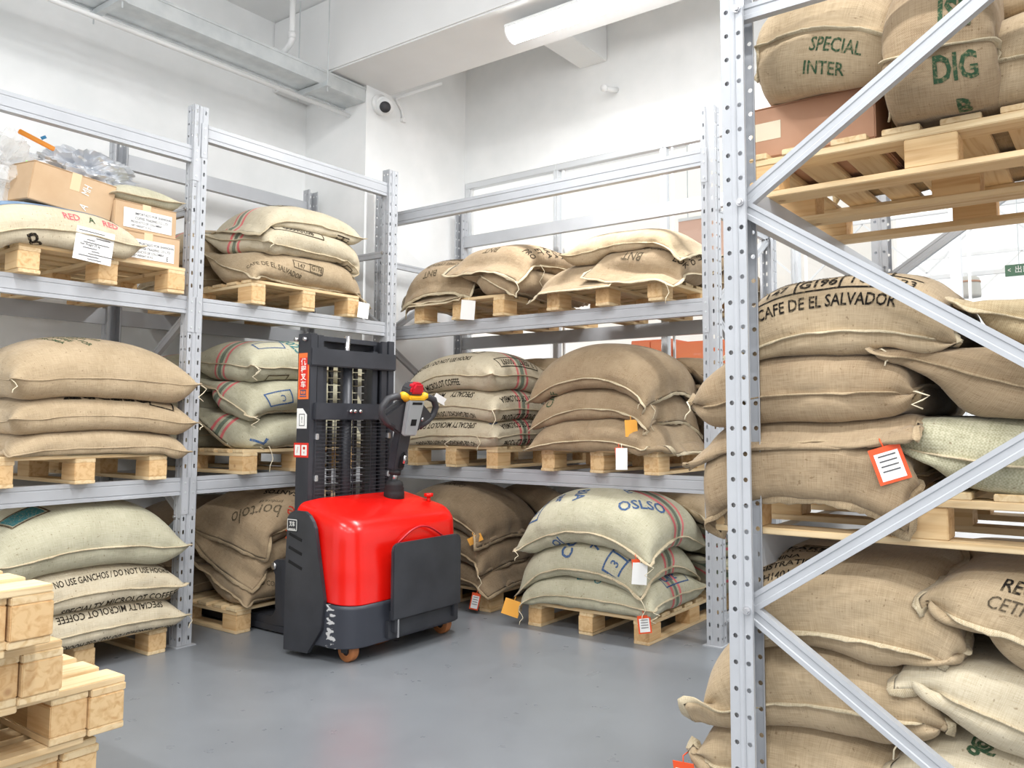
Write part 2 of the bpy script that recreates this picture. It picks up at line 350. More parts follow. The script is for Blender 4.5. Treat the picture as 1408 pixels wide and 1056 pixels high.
# ================================================================== racking
PITCH_H, Z0H, NCELL = .075, .043, 42
def post_mesh():
    v, f = [], []
    def quad(a, b, z0, z1):
        i = len(v); v.extend([(a[0], a[1], z0), (b[0], b[1], z0), (b[0], b[1], z1), (a[0], a[1], z1)]); f.append((i, i+1, i+2, i+3))
    def cell(a, b, fr, hw, hh, zc, rnd):
        L = math.dist(a, b); P = lambda t, z: (a[0]+(b[0]-a[0])*t, a[1]+(b[1]-a[1])*t, z)
        z0, z1 = zc-PITCH_H/2, zc+PITCH_H/2; w = hw/L
        out = [P(0, z0), P(fr, z0), P(1, z0), P(1, zc), P(1, z1), P(fr, z1), P(0, z1), P(0, zc)]
        d = .7 if rnd else .85
        inn = [P(fr-w*d, zc-hh*d), P(fr, zc-hh), P(fr+w*d, zc-hh*d), P(fr+w, zc), P(fr+w*d, zc+hh*d), P(fr, zc+hh), P(fr-w*d, zc+hh*d), P(fr-w, zc)]
        i = len(v); v.extend(out+inn)
        for k in range(8): f.append((i+k, i+(k+1) % 8, i+8+(k+1) % 8, i+8+k))
    z0, z1 = Z0H-PITCH_H/2, Z0H-PITCH_H/2+NCELL*PITCH_H
    for s in (-1, 1):
        e = .045*s
        for k in range(NCELL):
            zc = Z0H+k*PITCH_H
            cell((0, .0445*s), (0, .012*s), .56, .0056, .0125, zc, False)
            cell((-.034, e), (0, e), .5, .0074, .0074, zc, True)
            cell((-.07, e), (-.042, e), .5, .0074, .0074, zc, True)
        quad((-.042, e), (-.040, e-.003*s), z0, z1); quad((-.040, e-.003*s), (-.036, e-.003*s), z0, z1); quad((-.036, e-.003*s), (-.034, e), z0, z1)
        quad((0, .012*s), (-.005, .008*s), z0, z1); quad((-.07, e), (-.07, .033*s), z0, z1)
    quad((-.005, -.008), (-.005, .008), z0, z1)
    me = bpy.data.meshes.new('post'); me.from_pydata(v, [], f); me.materials.append(M['rack_paint'])
    bm = bmesh.new(); bm.from_mesh(me); bmesh.ops.remove_doubles(bm, verts=bm.verts, dist=1e-5); bmesh.ops.recalc_face_normals(bm, faces=bm.faces)
    bmesh.ops.solidify(bm, geom=bm.faces[:], thickness=.002); bm.to_mesh(me); bm.free(); me.update()
    return me
POST = post_mesh()
FOOT = MB().box(-.10, .025, -.06, .06, 0, .006).build('foot_plate', 'rack_paint'); FOOT_ME = FOOT.data; bpy.data.objects.remove(FOOT)
def brace(parent, a, b):
    """open C-channel between two points of the frame's plane (local x,z)"""
    a, b = Vector((a[0], 0, a[1])), Vector((b[0], 0, b[1])); d = b-a
    m = Matrix.Translation(a) @ rot_to(d)
    L = d.length; h, w = .024, .014
    pr = [(w, -h), (w, -.011), (w-.003, -.008), (w-.003, .008), (w, .011), (w, h), (-w, h), (-w, .011), (-w+.003, .008), (-w+.003, -.008), (-w, -.011), (-w, -h)]
    o = MB().prism(pr, 0, 0, L).build('brace', 'rack_paint', parent)
    o.matrix_local = m; return o
BOLT = MB().tube([(0, 0, 0), (0, .006, 0)], .0125, 10).tube([(0, .006, 0), (0, .014, 0)], .0085, 6).build('bolt', 'chrome', None); BOLT_ME = BOLT.data; bpy.data.objects.remove(BOLT)
def upright(x, y, rz, label, depth=1.0, dz=0.0, zig=True, ysign=1):
    t = empty('upright_frame', (x, y, 0), rz); tag(t, label, 'rack frame', 'upright frames of the pallet racking')
    for xx, r in ((0, 0), (-depth, math.pi)):
        p = bpy.data.objects.new('post', POST); link(p, t); p.location = (xx, 0, .001+dz); p.rotation_euler.z = r
        fo = bpy.data.objects.new('foot_plate', FOOT_ME); link(fo, t); fo.location = (xx, 0, 0); fo.rotation_euler.z = r
    fx, rx = -.036, -depth+.036
    seq = [(rx, .13), (fx, .73), (rx, 1.33), (fx, 1.93), (rx, 2.53)]
    for a, b in zip(seq[:-1], seq[1:]): brace(t, a, b)
    brace(t, (rx, 2.53), (fx, 2.53)); brace(t, (rx, .13), (fx, .13))
    for bx, bz in [(fx, .73), (fx, 1.93), (fx, 2.53), (rx, .13), (rx, 1.33), (rx, 2.53), (fx, .13)]:
        bo = bpy.data.objects.new('bolt', BOLT_ME); link(bo, t); bo.location = (bx-.018 if bx == fx else bx+.018, .045*ysign, bz)
        if ysign < 0: bo.rotation_euler.z = math.pi
    return t
BEAMS = {}
def beam(x, y, rz, L, z, label, left=True, right=True):
    key = round(L, 3)
    if key not in BEAMS:
        pr = [(0, 0), (.045, 0), (.045, -.1), (0, -.1), (0, -.086), (.004, -.083), (.004, -.079), (0, -.076), (0, -.030), (.003, -.028), (.003, -.024), (0, -.021)]
        o = MB().prism(pr, 0, 0, L).build('rack_beam', 'rack_paint'); BEAMS[key] = o.data; bpy.data.objects.remove(o)
    b = bpy.data.objects.new('rack_beam', BEAMS[key]); link(b); b.location = (x, y, z); b.rotation_euler.z = rz
    tag(b, label, 'rack beam', 'beams of the pallet racking')
    for on, x0, s in ((left, 0, -1), (right, L, 1)):
        if not on: continue
        e = bpy.data.objects.new('end_plate', ENDP[s]); link(e, b); e.location = (x0, 0, 0)
        for zz in (-.030, -.085, -.180):
            p = bpy.data.objects.new('hook', HOOK); link(p, e); p.location = (.021*s, -.0135, zz)
    return b
ENDP = {}
for s in (-1, 1):
    q = MB().box(min(0, .041*s), max(0, .041*s), -.0135, -.0095, -.21, .001).box(min(0, .003*s)-.001, max(0, .003*s)+.001, -.0135, .045, -.21, .001).build('end_plate', 'rack_paint', bevel=.0012); ENDP[s] = q.data; bpy.data.objects.remove(q)
q = MB().box(-.006, .006, -.0015, .001, -.003, .003).box(-.002, .002, -.003, .001, -.008, .006).build('hook', 'galvanised'); HOOK = q.data; bpy.data.objects.remove(q)
P1Y, P2Y, P0Y = .027, 1.566, -2.75
upright(0, P1Y, 0, 'upright frame between the two bays of the left rack', ysign=-1)
upright(.0085, P2Y, 0, 'upright frame at the corner end of the left rack, behind the mast', ysign=-1)
YB, B1X, B2X, B3X = 1.7475, -.34, 2.479, 5.3
upright(B1X, YB, -math.pi/2, 'upright frame at the pier end of the back rack')
upright(B2X, YB, -math.pi/2, 'upright frame of the back rack just left of the near post')
NX, NY, NY2 = 3.495, -.319, 1.42
upright(NX, NY, math.pi, 'nearest upright frame with long diagonal braces on the right', depth=.97, dz=.0102, ysign=1)
upright(NX, NY2, math.pi, 'far upright frame of the near right rack, seen behind the sacks', depth=.97, dz=.0102, ysign=1)
H = math.pi/2; hp = .045
for nm, y0, y1, lv in (('left bay', P0Y, P1Y, (.955, 2.005, 2.905)), ('right bay', P1Y, P2Y, (.955, 2.005, 3.055))):
    for z, ln in zip(lv, ('lower', 'middle', 'top')):
        beam(-.010, y0+hp, H, y1-y0-2*hp, z, 'front %s beam of the %s of the left rack' % (ln, nm), left=y0 > -2)
        beam(-.99, y1-hp, -H, y1-y0-2*hp, z, 'rear %s beam of the %s of the left rack' % (ln, nm), right=y0 > -2)
for nm, x0, x1 in (('under the window', B1X, B2X),):
    for z, ln in zip((.955, 2.005, 2.905), ('lower', 'middle', 'top')):
        beam(x0+hp, YB+.010, 0, x1-x0-2*hp, z, 'front %s beam of the back rack, %s' % (ln, nm), right=x1 < 4)
        beam(x1-hp, YB+.99, math.pi, x1-x0-2*hp, z, 'rear %s beam of the back rack, %s' % (ln, nm), left=x1 < 4)
for z, ln in ((.936, 'lower'), (1.997, 'middle')):
    beam(NX+.010, NY2-hp, -H, NY2-NY-2*hp, z, 'aisle-side %s beam of the near right rack' % ln)
    beam(NX+.96, NY+hp, H, NY2-NY-2*hp, z, 'outer %s beam of the near right rack' % ln)

# ================================================================== pallets
PW, PL, PH = .86, 1.2, .15
def pm(name, lx, ly, lz, m, bev=.0025):
    o = MB().box(-lx/2, lx/2, -ly/2, ly/2, 0, lz).build(name, m, bevel=bev); d = o.data; bpy.data.objects.remove(o); return d
D_ME = pm('deck_board', PW, .108, .02, 'wood_pale'); S_ME = pm('stringer', PL, .1, .022, 'wood_pale'); K_ME = pm('skid', PL, .1, .02, 'wood_pale'); B_ME = pm('block', .145, .1, .088, 'wood_block')
def pallet(x, y, z, rz, label, flip=False, group='wooden pallets'):
    t = empty('pallet', (x, y, z), rz); tag(t, label, 'pallet', group)
    if flip: t.rotation_euler = (math.pi, 0, rz); t.location.z = z+PH
    R = random.Random(label)
    def put(nm, me, lx, ly, lz, r=0):
        o = bpy.data.objects.new(nm, me); link(o, t); o.location = (lx+R.uniform(-.003, .003), ly+R.uniform(-.003, .003), lz); o.rotation_euler.z = r+R.uniform(-.006, .006)
    yy = (-PW/2+.05, 0, PW/2-.05)
    for v in yy:
        put('skid', K_ME, PL/2, v, 0); put('stringer', S_ME, PL/2, v, .108)
        for u in (.0725, .6, PL-.0725): put('block', B_ME, u, v, .02)
    for k in range(8): put('deck_board', D_ME, .056+k*(PL-.112)/7, 0, .13, H)
    return t
FX, FY = .05, 1.69                                      # pallet fronts stand a little proud of the beams
cells = {}
def left_cell(key, y0, z, label, front=FX):
    pallet(front, y0+PW/2, z, math.pi, label); cells[key] = (front, y0, z+PH)
left_cell('A3', -.93, 2.005, 'pallet under the cardboard boxes on the top left shelf')
left_cell('A2', -1.0, .955, 'pallet under the three smooth tan sacks on the left')
left_cell('A1', -.95, 0, 'pallet on the floor under the left rack beside the pallet pile', .02)
left_cell('B3', .36, 2.005, 'pallet on the upper shelf just right of the left post')
left_cell('B2', .34, .955, 'pallet on the middle shelf partly hidden by the mast')
left_cell('B1', .35, 0, 'pallet on the floor that the black forks reach into', .01)
def back_cell(key, x0, z, label, front=FY):
    pallet(x0+PW/2, front, z, H, label); cells[key] = (x0, front, z+PH)
back_cell('C3L', .12, 2.005, 'left pallet on the upper shelf by the window'); back_cell('C3R', 1.34, 2.005, 'right pallet on the upper shelf by the window')
back_cell('C2L', .07, .955, 'pallet under the printed cream sacks on the middle back shelf'); back_cell('C2R', 1.30, .955, 'pallet under the plain brown sacks on the middle back shelf')
back_cell('C1L', .04, 0, 'floor pallet of dark sacks right of the red machine', 1.66); back_cell('C1R', 1.31, 0, 'floor pallet sticking out under the blue-lettered sacks', 1.54)
pallet(3.44, -.13+PW/2, 1.997, 0, 'pallet seen from below on the top right shelf')
pallet(3.40, -.245+PW/2, .936, 0, 'pallet on the middle right shelf behind the diagonal brace')
pallet(3.40, -.245+PW/2, 0, 0, 'pallet on the floor under the near right sacks')
# the pile of nested empty pallets at lower left; (x,y) is the far right corner of each pair
for k, (cx, cy) in enumerate([(1.90, -1.36), (1.92, -1.375), (1.96, -1.32), (2.07, -1.55), (2.16, -1.62)]):
    z = .019+k*.171
    nm = ['lowest', 'second lowest', 'third', 'fourth', 'topmost'][k]
    pallet(cx, cy-PW/2, z, math.pi, 'upright pallet of the %s pair in the empty pallet pile' % nm, group='empty pallets in the pile')
    pallet(cx-.012, cy-PW/2-.104, z-.0195, math.pi, 'upside-down pallet of the %s pair in the empty pallet pile' % nm, flip=True, group='empty pallets in the pile')
# ================================================================== sacks: two sewn sheets, inflated and settled on what lies under them
class HF:
    def __init__(s, x0, x1, y0, y1, base=-9.0, c=.02):
        s.x0, s.y0, s.c = x0, y0, c; s.nx = int((x1-x0)/c)+2; s.ny = int((y1-y0)/c)+2; s.h = np.full((s.nx, s.ny), base)
    def box(s, x0, x1, y0, y1, z):
        a, b = max(int((x0-s.x0)/s.c), 0), int((x1-s.x0)/s.c); d, e = max(int((y0-s.y0)/s.c), 0), int((y1-s.y0)/s.c)
        s.h[a:b+1, d:e+1] = np.maximum(s.h[a:b+1, d:e+1], z); return s
    def idx(s, x, y):
        return np.clip(np.rint((x-s.x0)/s.c).astype(int), 0, s.nx-1), np.clip(np.rint((y-s.y0)/s.c).astype(int), 0, s.ny-1)
    def at(s, x, y): return s.h[s.idx(x, y)]
    def skirt(s, n=5, slope=.65):
        d = slope*s.c
        for k in range(n):
            h = s.h; g = h.copy()
            g[1:] = np.maximum(g[1:], h[:-1]-d); g[:-1] = np.maximum(g[:-1], h[1:]-d); g[:, 1:] = np.maximum(g[:, 1:], h[:, :-1]-d); g[:, :-1] = np.maximum(g[:, :-1], h[:, 1:]-d)
            s.h = g
        return s
    def add(s, P):
        Q = P.reshape(-1, 3); np.maximum.at(s.h, s.idx(Q[:, 0], Q[:, 1]), Q[:, 2])
def sheet_normals(P):
    du = np.empty_like(P); dv = np.empty_like(P)
    du[:, 1:-1] = (P[:, 2:]-P[:, :-2])*.5; du[:, 0] = P[:, 1]-P[:, 0]; du[:, -1] = P[:, -1]-P[:, -2]
    dv[:, :, 1:-1] = (P[:, :, 2:]-P[:, :, :-2])*.5; dv[:, :, 0] = P[:, :, 1]-P[:, :, 0]; dv[:, :, -1] = P[:, :, -1]-P[:, :, -2]
    n = np.stack([du[..., 1]*dv[..., 2]-du[..., 2]*dv[..., 1], du[..., 2]*dv[..., 0]-du[..., 0]*dv[..., 2], du[..., 0]*dv[..., 1]-du[..., 1]*dv[..., 0]], -1); n[1] *= -1
    return n
def settle(L, Wd, T, cx, cy, yaw, hf, seed=0, vol=1.0, flap=(0, 0, 0, 0), zlim=None, steps=200, tilt=(0, 0), walls=(), bend=.12, z0=None, rimf=None):
    rs = np.random.RandomState(seed); c = .042
    nu, nv = int(round(L/c))+1, int(round(Wd/c))+1; du, dv = L/(nu-1), Wd/(nv-1)
    U, V = np.meshgrid((np.arange(nu)/(nu-1)-.5)*L, (np.arange(nv)/(nv-1)-.5)*Wd, indexing='ij')
    bmp = np.clip(1-(2*U/L)**4, 0, 1)*np.clip(1-(2*V/Wd)**4, 0, 1)*T*.25
    co, si = math.cos(yaw), math.sin(yaw); X = cx+U*co-V*si; Y = cy+U*si+V*co
    b = hf.at(X, Y)
    if z0 is None: z0 = np.percentile(b[b > -5], 90) if (b > -5).any() else 0
    P = np.zeros((2, nu, nv, 3)); P[..., 0] = X; P[..., 1] = Y
    for s in (0, 1): P[s, ..., 2] = z0+.05+T*.5+(bmp if s == 0 else -bmp)+tilt[0]*U+tilt[1]*V
    P += rs.normal(0, .004, P.shape)
    wm = np.zeros((nu, nv), bool); wm[0] = wm[-1] = True; wm[:, 0] = wm[:, -1] = True
    if flap[0]: wm[:flap[0]+1] = True
    if flap[1]: wm[-flap[1]-1:] = True
    if flap[2]: wm[:, :flap[2]+1] = True
    if flap[3]: wm[:, -flap[3]-1:] = True
    free = (~wm)[None, :, :, None]
    def weld():
        m = (P[0][wm]+P[1][wm])*.5; P[0][wm] = m; P[1][wm] = m
    rim_m = np.zeros((nu, nv), bool); rim_m[0] = rim_m[-1] = True; rim_m[:, 0] = rim_m[:, -1] = True
    if flap[0]: rim_m[:flap[0]] = False
    if flap[1]: rim_m[-flap[1]:] = False
    if flap[2]: rim_m[:, :flap[2]] = False
    if flap[3]: rim_m[:, -flap[3]:] = False
    rz = sum(np.outer(smooth_noise(rs, nu, 9), smooth_noise(rs, nv, 7)) for _ in range(2))[rim_m]*.035; tgt = np.stack([cx+(X-cx)*.87, cy+(Y-cy)*.87], -1)[rim_m]; ctr = ~wm
    weld(); Q = P.copy(); V0 = vol*L*Wd*.8*(1-(flap[0]+flap[1])/nu)*(1-(flap[2]+flap[3])/nv)*T; dd = math.hypot(du, dv)
    def con(a, bb, r, k=1.0):
        d = bb-a; l = np.sqrt(np.einsum('...i,...i', d, d))[..., None]+1e-9; d *= (l-r)/l*(.5*k); a += d; bb -= d
    for it in range(steps):
        n = sheet_normals(P); c0 = P.mean((0, 1, 2)); vn = ((P-c0)*n).sum()/3
        lam = min(max(V0/max(vn, .1*V0)-1, -.6), 2.0)
        pr = (.012*lam+.012*(P[..., 2].max()-P[..., 2]))[..., None]*free
        st = (P-Q)*(.93 if it < steps*.7 else .8)+n/(du*dv)*pr; st[..., 2] -= .0011
        ln = np.sqrt(np.einsum('...i,...i', st, st))[..., None]; st *= np.minimum(1, .02/(ln+1e-9))
        Q = P; P = P+st
        for k in range(2):
            con(P[:, 0:-1:2], P[:, 1::2], du); con(P[:, 1:-1:2], P[:, 2::2], du); con(P[:, :, 0:-1:2], P[:, :, 1::2], dv); con(P[:, :, 1:-1:2], P[:, :, 2::2], dv)
            for o in (0, 1):
                con(P[:, :-1, :-1][:, o::2], P[:, 1:, 1:][:, o::2], dd, .35); con(P[:, 1:, :-1][:, o::2], P[:, :-1, 1:][:, o::2], dd, .35)
            weld()
        P[:, 1:-1] += ((P[:, :-2]+P[:, 2:])*.5-P[:, 1:-1])*bend; P[:, :, 1:-1] += ((P[:, :, :-2]+P[:, :, 2:])*.5-P[:, :, 1:-1])*bend
        weld()
        zm = P[1][2:-2, 2:-2, 2].mean()*.5+P[0][2:-2, 2:-2, 2].mean()*.5 if rimf is None else P[..., 2].min()+rimf*np.ptp(P[..., 2])                       # the filling keeps the sack from rolling: its rim stays about where it was laid
        for s_ in (0, 1):
            rp = P[s_][rim_m]; rp[:, :2] += (tgt-rp[:, :2])*.05; rp[:, 2] += (zm+rz-rp[:, 2])*(.035 if rimf is None else .02); P[s_][rim_m] = rp
        hh = hf.at(P[..., 0], P[..., 1])+.004; hit = P[..., 2] < hh
        P[..., 2] = np.where(hit, P[..., 2]+np.clip(hh-P[..., 2], 0, .03), P[..., 2]); P[..., :2] = np.where(hit[..., None], Q[..., :2]*.6+P[..., :2]*.4, P[..., :2])
        if zlim is not None:
            ov = P[..., 2]-zlim; P[..., 2] = np.where(ov > 0, P[..., 2]-ov*.5, P[..., 2])
        for ax, sg, v in walls:
            o = (P[..., ax]-v)*sg; P[..., ax] = np.where(o > 0, P[..., ax]-sg*o*.6, P[..., ax])
        weld()
    return P, wm
def refine(P, k):
    def upx(a, ax):
        a = np.moveaxis(a, ax, 0); n = a.shape[0]; e = np.concatenate([2*a[:1]-a[1:2], a, 2*a[-1:]-a[-2:-1]], 0)
        t = np.linspace(0, n-1, (n-1)*k+1); i = np.minimum(t.astype(int), n-2); f = (t-i).reshape((-1,)+(1,)*(a.ndim-1)); p0, p1, p2, p3 = e[i], e[i+1], e[i+2], e[i+3]
        cr = .5*(2*p1+(-p0+p2)*f+(2*p0-5*p1+4*p2-p3)*f*f+(-p0+3*p1-3*p2+p3)*f**3)
        bs = ((1-f)**3*p0+(3*f**3-6*f**2+4)*p1+(-3*f**3+3*f**2+3*f+1)*p2+f**3*p3)/6
        return np.moveaxis(.5*cr+.5*bs, 0, ax)
    return upx(upx(P, 1), 2)
def smooth_noise(rs, n, step):
    k = max(int(n/step)+3, 4); g = rs.uniform(-1, 1, k); t = np.linspace(0, k-3.001, n); i = t.astype(int); f = t-i; f = f*f*(3-2*f); return g[i]*(1-f)+g[i+1]*f
SACK_GROUP = 'burlap coffee sacks'
SACKS = {}
def sack(key, label, hf, cx, cy, L, Wd, T, colour, zlim=None, yaw=0.0, vol=1.0, flap=(0, 0, 0, 0), prints=(), seam='jute_seam', tags=(), seed=None, k=2, wr=1.0, uvo=(0, 0), tilt=(0, 0), walls=(), lump=.009, strings=(), z0=None, rimf=None, bend=.12, lip=1.0, keep=True, name='coffee_sack', group=SACK_GROUP):
    seed = abs(hash_(key)) % 9999 if seed is None else seed; rs = np.random.RandomState(seed)
    P, wm = settle(L, Wd, T, cx, cy, yaw, hf, seed, vol, flap, zlim, tilt=tilt, walls=walls, z0=z0, rimf=rimf, bend=bend)
    G = refine(P, k); nu, nv = G.shape[1:3]
    S = (np.arange(nu)/(nu-1)-.5)*L; Tt = (np.arange(nv)/(nv-1)-.5)*Wd
    n = sheet_normals(G); n /= np.sqrt((n*n).sum(-1, keepdims=True))+1e-12
    # creases that run in from the seams, and soft lumps of the filling
    iu, iv = np.minimum(np.arange(nu), nu-1-np.arange(nu))*L/(nu-1), np.minimum(np.arange(nv), nv-1-np.arange(nv))*Wd/(nv-1)
    for s in (0, 1):
        d = np.zeros((nu, nv))
        for e in range(4):
            m = nu if e < 2 else nv; w = smooth_noise(rs, m, 2.2*k)*.6+smooth_noise(rs, m, 1.1*k)*.4
            dist = (Tt-Tt[0], Tt[-1]-Tt, S-S[0], S[-1]-S)[e]; fall = np.exp(-dist/.085)*(1-np.exp(-dist/.012))
            d += np.outer(w, fall)*.014*wr if e < 2 else np.outer(fall, w)*.014*wr
        lp = sum(np.outer(smooth_noise(rs, nu, 5*k), smooth_noise(rs, nv, 5*k)) for _ in range(3))
        edge = np.clip(np.minimum.outer(iu, iv)/.06, 0, 1)
        d += lp*lump*edge
        G[s] += n[s]*d[..., None]
    wk = np.zeros((nu, nv), bool)
    for a in range(nu):
        for b_ in (0, nv-1): wk[a, b_] = True
    wk[0] = wk[-1] = True
    inner = ~wk
    # sewn-together flaps: keep the two layers a hair apart
    wb = np.kron(wm, np.ones((k, k), bool))[:nu, :nv]; sep = (wb & inner)
    n2 = sheet_normals(G); n2 /= np.sqrt((n2*n2).sum(-1, keepdims=True))+1e-12
    for s in (0, 1): G[s][sep] += n2[s][sep]*.0022
    hf.add(G) if keep else None
    if keep: hf.skirt(4, .7)
    org = np.array([G[..., 0].mean(), G[..., 1].mean(), G[..., 2].min()]); G = G-org
    # mesh with a shared rim
    idt = np.arange(nu*nv).reshape(nu, nv); idb = idt.copy(); idb[inner] = nu*nv+np.arange(inner.sum())
    V = np.concatenate([G[0].reshape(-1, 3), G[1][inner]], 0)
    uvv = np.stack(np.meshgrid(S-uvo[0], Tt-uvo[1], indexing='ij'), -1); UV = np.concatenate([uvv.reshape(-1, 2), uvv[inner]], 0)
    q = lambda I: np.stack([I[:-1, :-1], I[1:, :-1], I[1:, 1:], I[:-1, 1:]], -1).reshape(-1, 4)
    F = np.concatenate([q(idt), q(idb)[:, ::-1]], 0)
    me = bpy.data.meshes.new(name); me.vertices.add(len(V)); me.vertices.foreach_set('co', V.ravel()); me.loops.add(F.size); me.loops.foreach_set('vertex_index', F.ravel())
    me.polygons.add(len(F)); me.polygons.foreach_set('loop_start', np.arange(0, F.size, 4)); me.polygons.foreach_set('loop_total', np.full(len(F), 4)); me.polygons.foreach_set('use_smooth', np.ones(len(F), bool))
    ul = me.uv_layers.new(name='cloth'); ul.data.foreach_set('uv', UV[F.ravel()].ravel())
    me.materials.append(M[colour]); me.update(calc_edges=True); me.validate()
    o = bpy.data.objects.new(name, me); link(o); o.location = org; tag(o, label, 'sack', group)
    # rim seam: a ragged sewn lip
    ring = [(i, 0) for i in range(nu-1)]+[(nu-1, j) for j in range(nv-1)]+[(i, nv-1) for i in range(nu-1, 0, -1)]+[(0, j) for j in range(nv-1, 0, -1)]
    R_ = np.array([G[0][a] for a in ring])
    ins = [(min(max(a, 1), nu-2), min(max(b_, 1), nv-2)) for a, b_ in ring]
    inn = np.array([(G[0][a]+G[1][a])*.5 for a in ins]); out = R_-inn; out /= np.linalg.norm(out, axis=1, keepdims=True)+1e-9
    nr = sheet_normals(G); nr /= np.sqrt((nr*nr).sum(-1, keepdims=True))+1e-12; on_ = np.array([nr[0][a]+nr[1][a] for a in ins]); out = out*.5+on_*.75; out /= np.linalg.norm(out, axis=1, keepdims=True)+1e-9
    tn = np.roll(R_, -1, 0)-np.roll(R_, 1, 0); tn /= np.linalg.norm(tn, axis=1, keepdims=True)+1e-9
    bn = np.cross(tn, out); m = len(ring)
    ln = lip*((.013 if k < 3 else .015)+smooth_noise(rs, m, 3)*.004+rs.uniform(-.003, .003, m))[:, None]; wv = (smooth_noise(rs, m, 4)*.004)[:, None]
    a0 = R_+bn*.0042-out*.006; a1 = R_+out*ln+bn*(.0022+wv); a2 = R_+out*ln+bn*(-.0022+wv); a3 = R_-bn*.0042-out*.006
    sv = np.stack([a0, a1, a2, a3], 1).reshape(-1, 3); sf = []
    for i in range(m):
        j = (i+1) % m
        for w in range(3): sf.append((i*4+w, i*4+w+1, j*4+w+1, j*4+w))
    so = obj('seam', sv, sf, seam, o, smooth=True)
    su = so.data.uv_layers.new(name='cloth'); lv = np.zeros(len(so.data.loops), int); so.data.loops.foreach_get('vertex_index', lv); su.data.foreach_set('uv', (np.stack([lv//4*.012, lv % 4*.01], 1)).ravel())
    # print that follows the cloth
    nn = sheet_normals(G); nn /= np.sqrt((nn*nn).sum(-1, keepdims=True))+1e-12
    def on_cloth(side, s, t, lift):
        x = np.clip((s/L+.5)*(nu-1), 0, nu-1.001); y = np.clip((t/Wd+.5)*(nv-1), 0, nv-1.001); i, j = x.astype(int), y.astype(int); f, g = (x-i)[:, None], (y-j)[:, None]
        bl = lambda A: (A[i, j]*(1-f)+A[i+1, j]*f)*(1-g)+(A[i, j+1]*(1-f)+A[i+1, j+1]*f)*g
        return bl(G[side])+bl(nn[side])*lift
    def place(it, side):
        # x beyond +-5: measured in from the right or left end; y beyond 5: measured from the front seam
        k_ = 2 if it[0] == 't' else 1; it = list(it); x, y = it[k_], it[k_+1]
        if x > 5: x = L/2-(x-10)
        elif x < -5: x = -L/2+(-x-10)
        if y > 5: y = -Wd/2+(y-10) if side == 0 else Wd/2-(y-10)
        it[k_], it[k_+1] = x, y; return tuple(it)
    for (ink, side, items) in prints:
        items = [place(i_, side) for i_ in items]
        tr = print_tris(items, .02 if k > 2 else .03)
        if not tr: continue
        A = np.array(tr).reshape(-1, 2); ok = (np.abs(A[:, 0]) < L/2-.012) & (np.abs(A[:, 1]) < Wd/2-.012); ok = ok.reshape(-1, 3).all(1)
        A = A.reshape(-1, 3, 2)[ok].reshape(-1, 2)
        if side == 1: A = A*np.array([1, -1]); A = A.reshape(-1, 3, 2)[:, ::-1].reshape(-1, 2)
        vv = on_cloth(side, A[:, 0], A[:, 1], .0020)
        obj('print', vv, np.arange(len(vv)).reshape(-1, 3).tolist(), ink, o, smooth=False)
    # swing tags and loose twine at the rim: (edge position u in 0..1 along the front edge or named corner, colour, paper?)
    def rim(uf, vf):
        i, j = int(round(uf*(nu-1))), int(round(vf*(nv-1))); return Vector(G[0][i, j])
    for (uf, vf, colr, w, h, face, swing, paper) in tags:
        p = rim(uf, vf); fdir = Vector(face).normalized(); side = Vector((0, 0, 1)).cross(fdir).normalized(); rotm = Matrix.Rotation(math.radians(swing), 3, fdir)
        sd, dn = rotm@side, rotm@Vector((0, 0, -1)); base = p+fdir*.030+dn*.025
        tg = MB(); cs = [base+sd*a+dn*b_ for a, b_ in ((-w/2, 0), (w/2, 0), (w/2, h), (-w/2, h))]
        tg.add([c+fdir*.0 for c in cs]+[c+fdir*.0025 for c in cs], [(3, 2, 1, 0), (4, 5, 6, 7), (0, 1, 5, 4), (1, 2, 6, 5), (2, 3, 7, 6), (3, 0, 4, 7)])
        to = tg.build('tag', colr, o)
        if paper:
            pc = [base+sd*a+dn*b_+fdir*.0036 for a, b_ in ((-w*.38, h*.16), (w*.38, h*.16), (w*.38, h*.92), (-w*.38, h*.92))]
            obj('tag_paper', pc, [(0, 3, 2, 1)], 'paper', to)
            flat_print('tag_lines', [('f', 0, -h*.25-q_*h*.14, w*.55, h*.035, 0) for q_ in range(4)], 'ink_paper', to, base+fdir*.0036, sd*1.0, -dn)
        MB().tube([p-fdir*.004, p+fdir*.026-Vector((0, 0, .008)), base+dn*.006+fdir*.001], .0022, 5).build('tag_string', 'twine' if colr == 'paper' else colr, to, smooth=True)
    for (uf, vf, face, ln_, sw) in strings:
        p = rim(uf, vf); fd = Vector(face).normalized(); sd = Vector((0, 0, 1)).cross(fd); pts = [p]; cur = p+fd*.015
        for q_ in range(5):
            pts.append(cur); cur = cur+Vector((0, 0, -ln_/5))+sd*sw*.02*math.sin(q_*1.7+sw)+fd*.003
        MB().tube(pts, .0024, 5).build('loose_twine', 'twine', o, smooth=True)
    SACKS[key] = o
    return o
def hash_(s):
    h = 7
    for ch in s: h = (h*131+ord(ch)) % 1000003
    return h
TOCAM = (.55, -.83, 0)
GAN, MIC, PRO = 'NO USE GANCHOS / DO NOT USE HOOKS', 'SPECIALTY MICROLOT COFFEE', 'PRODUCT OF COLOMBIA'
def hf_left(key, extra=.0):
    f, y0, z = cells[key]; h = HF(f-1.5, f+.5, y0-.5, y0+1.5); h.box(f-PL, f, y0, y0+PW, z); return h.skirt(4, .6)
def hf_back(key):
    x0, f, z = cells[key]; h = HF(x0-.6, x0+1.6, f-.5, f+1.6); h.box(x0, x0+PW, f, f+PL, z); return h.skirt(4, .6)
yl = math.pi/2
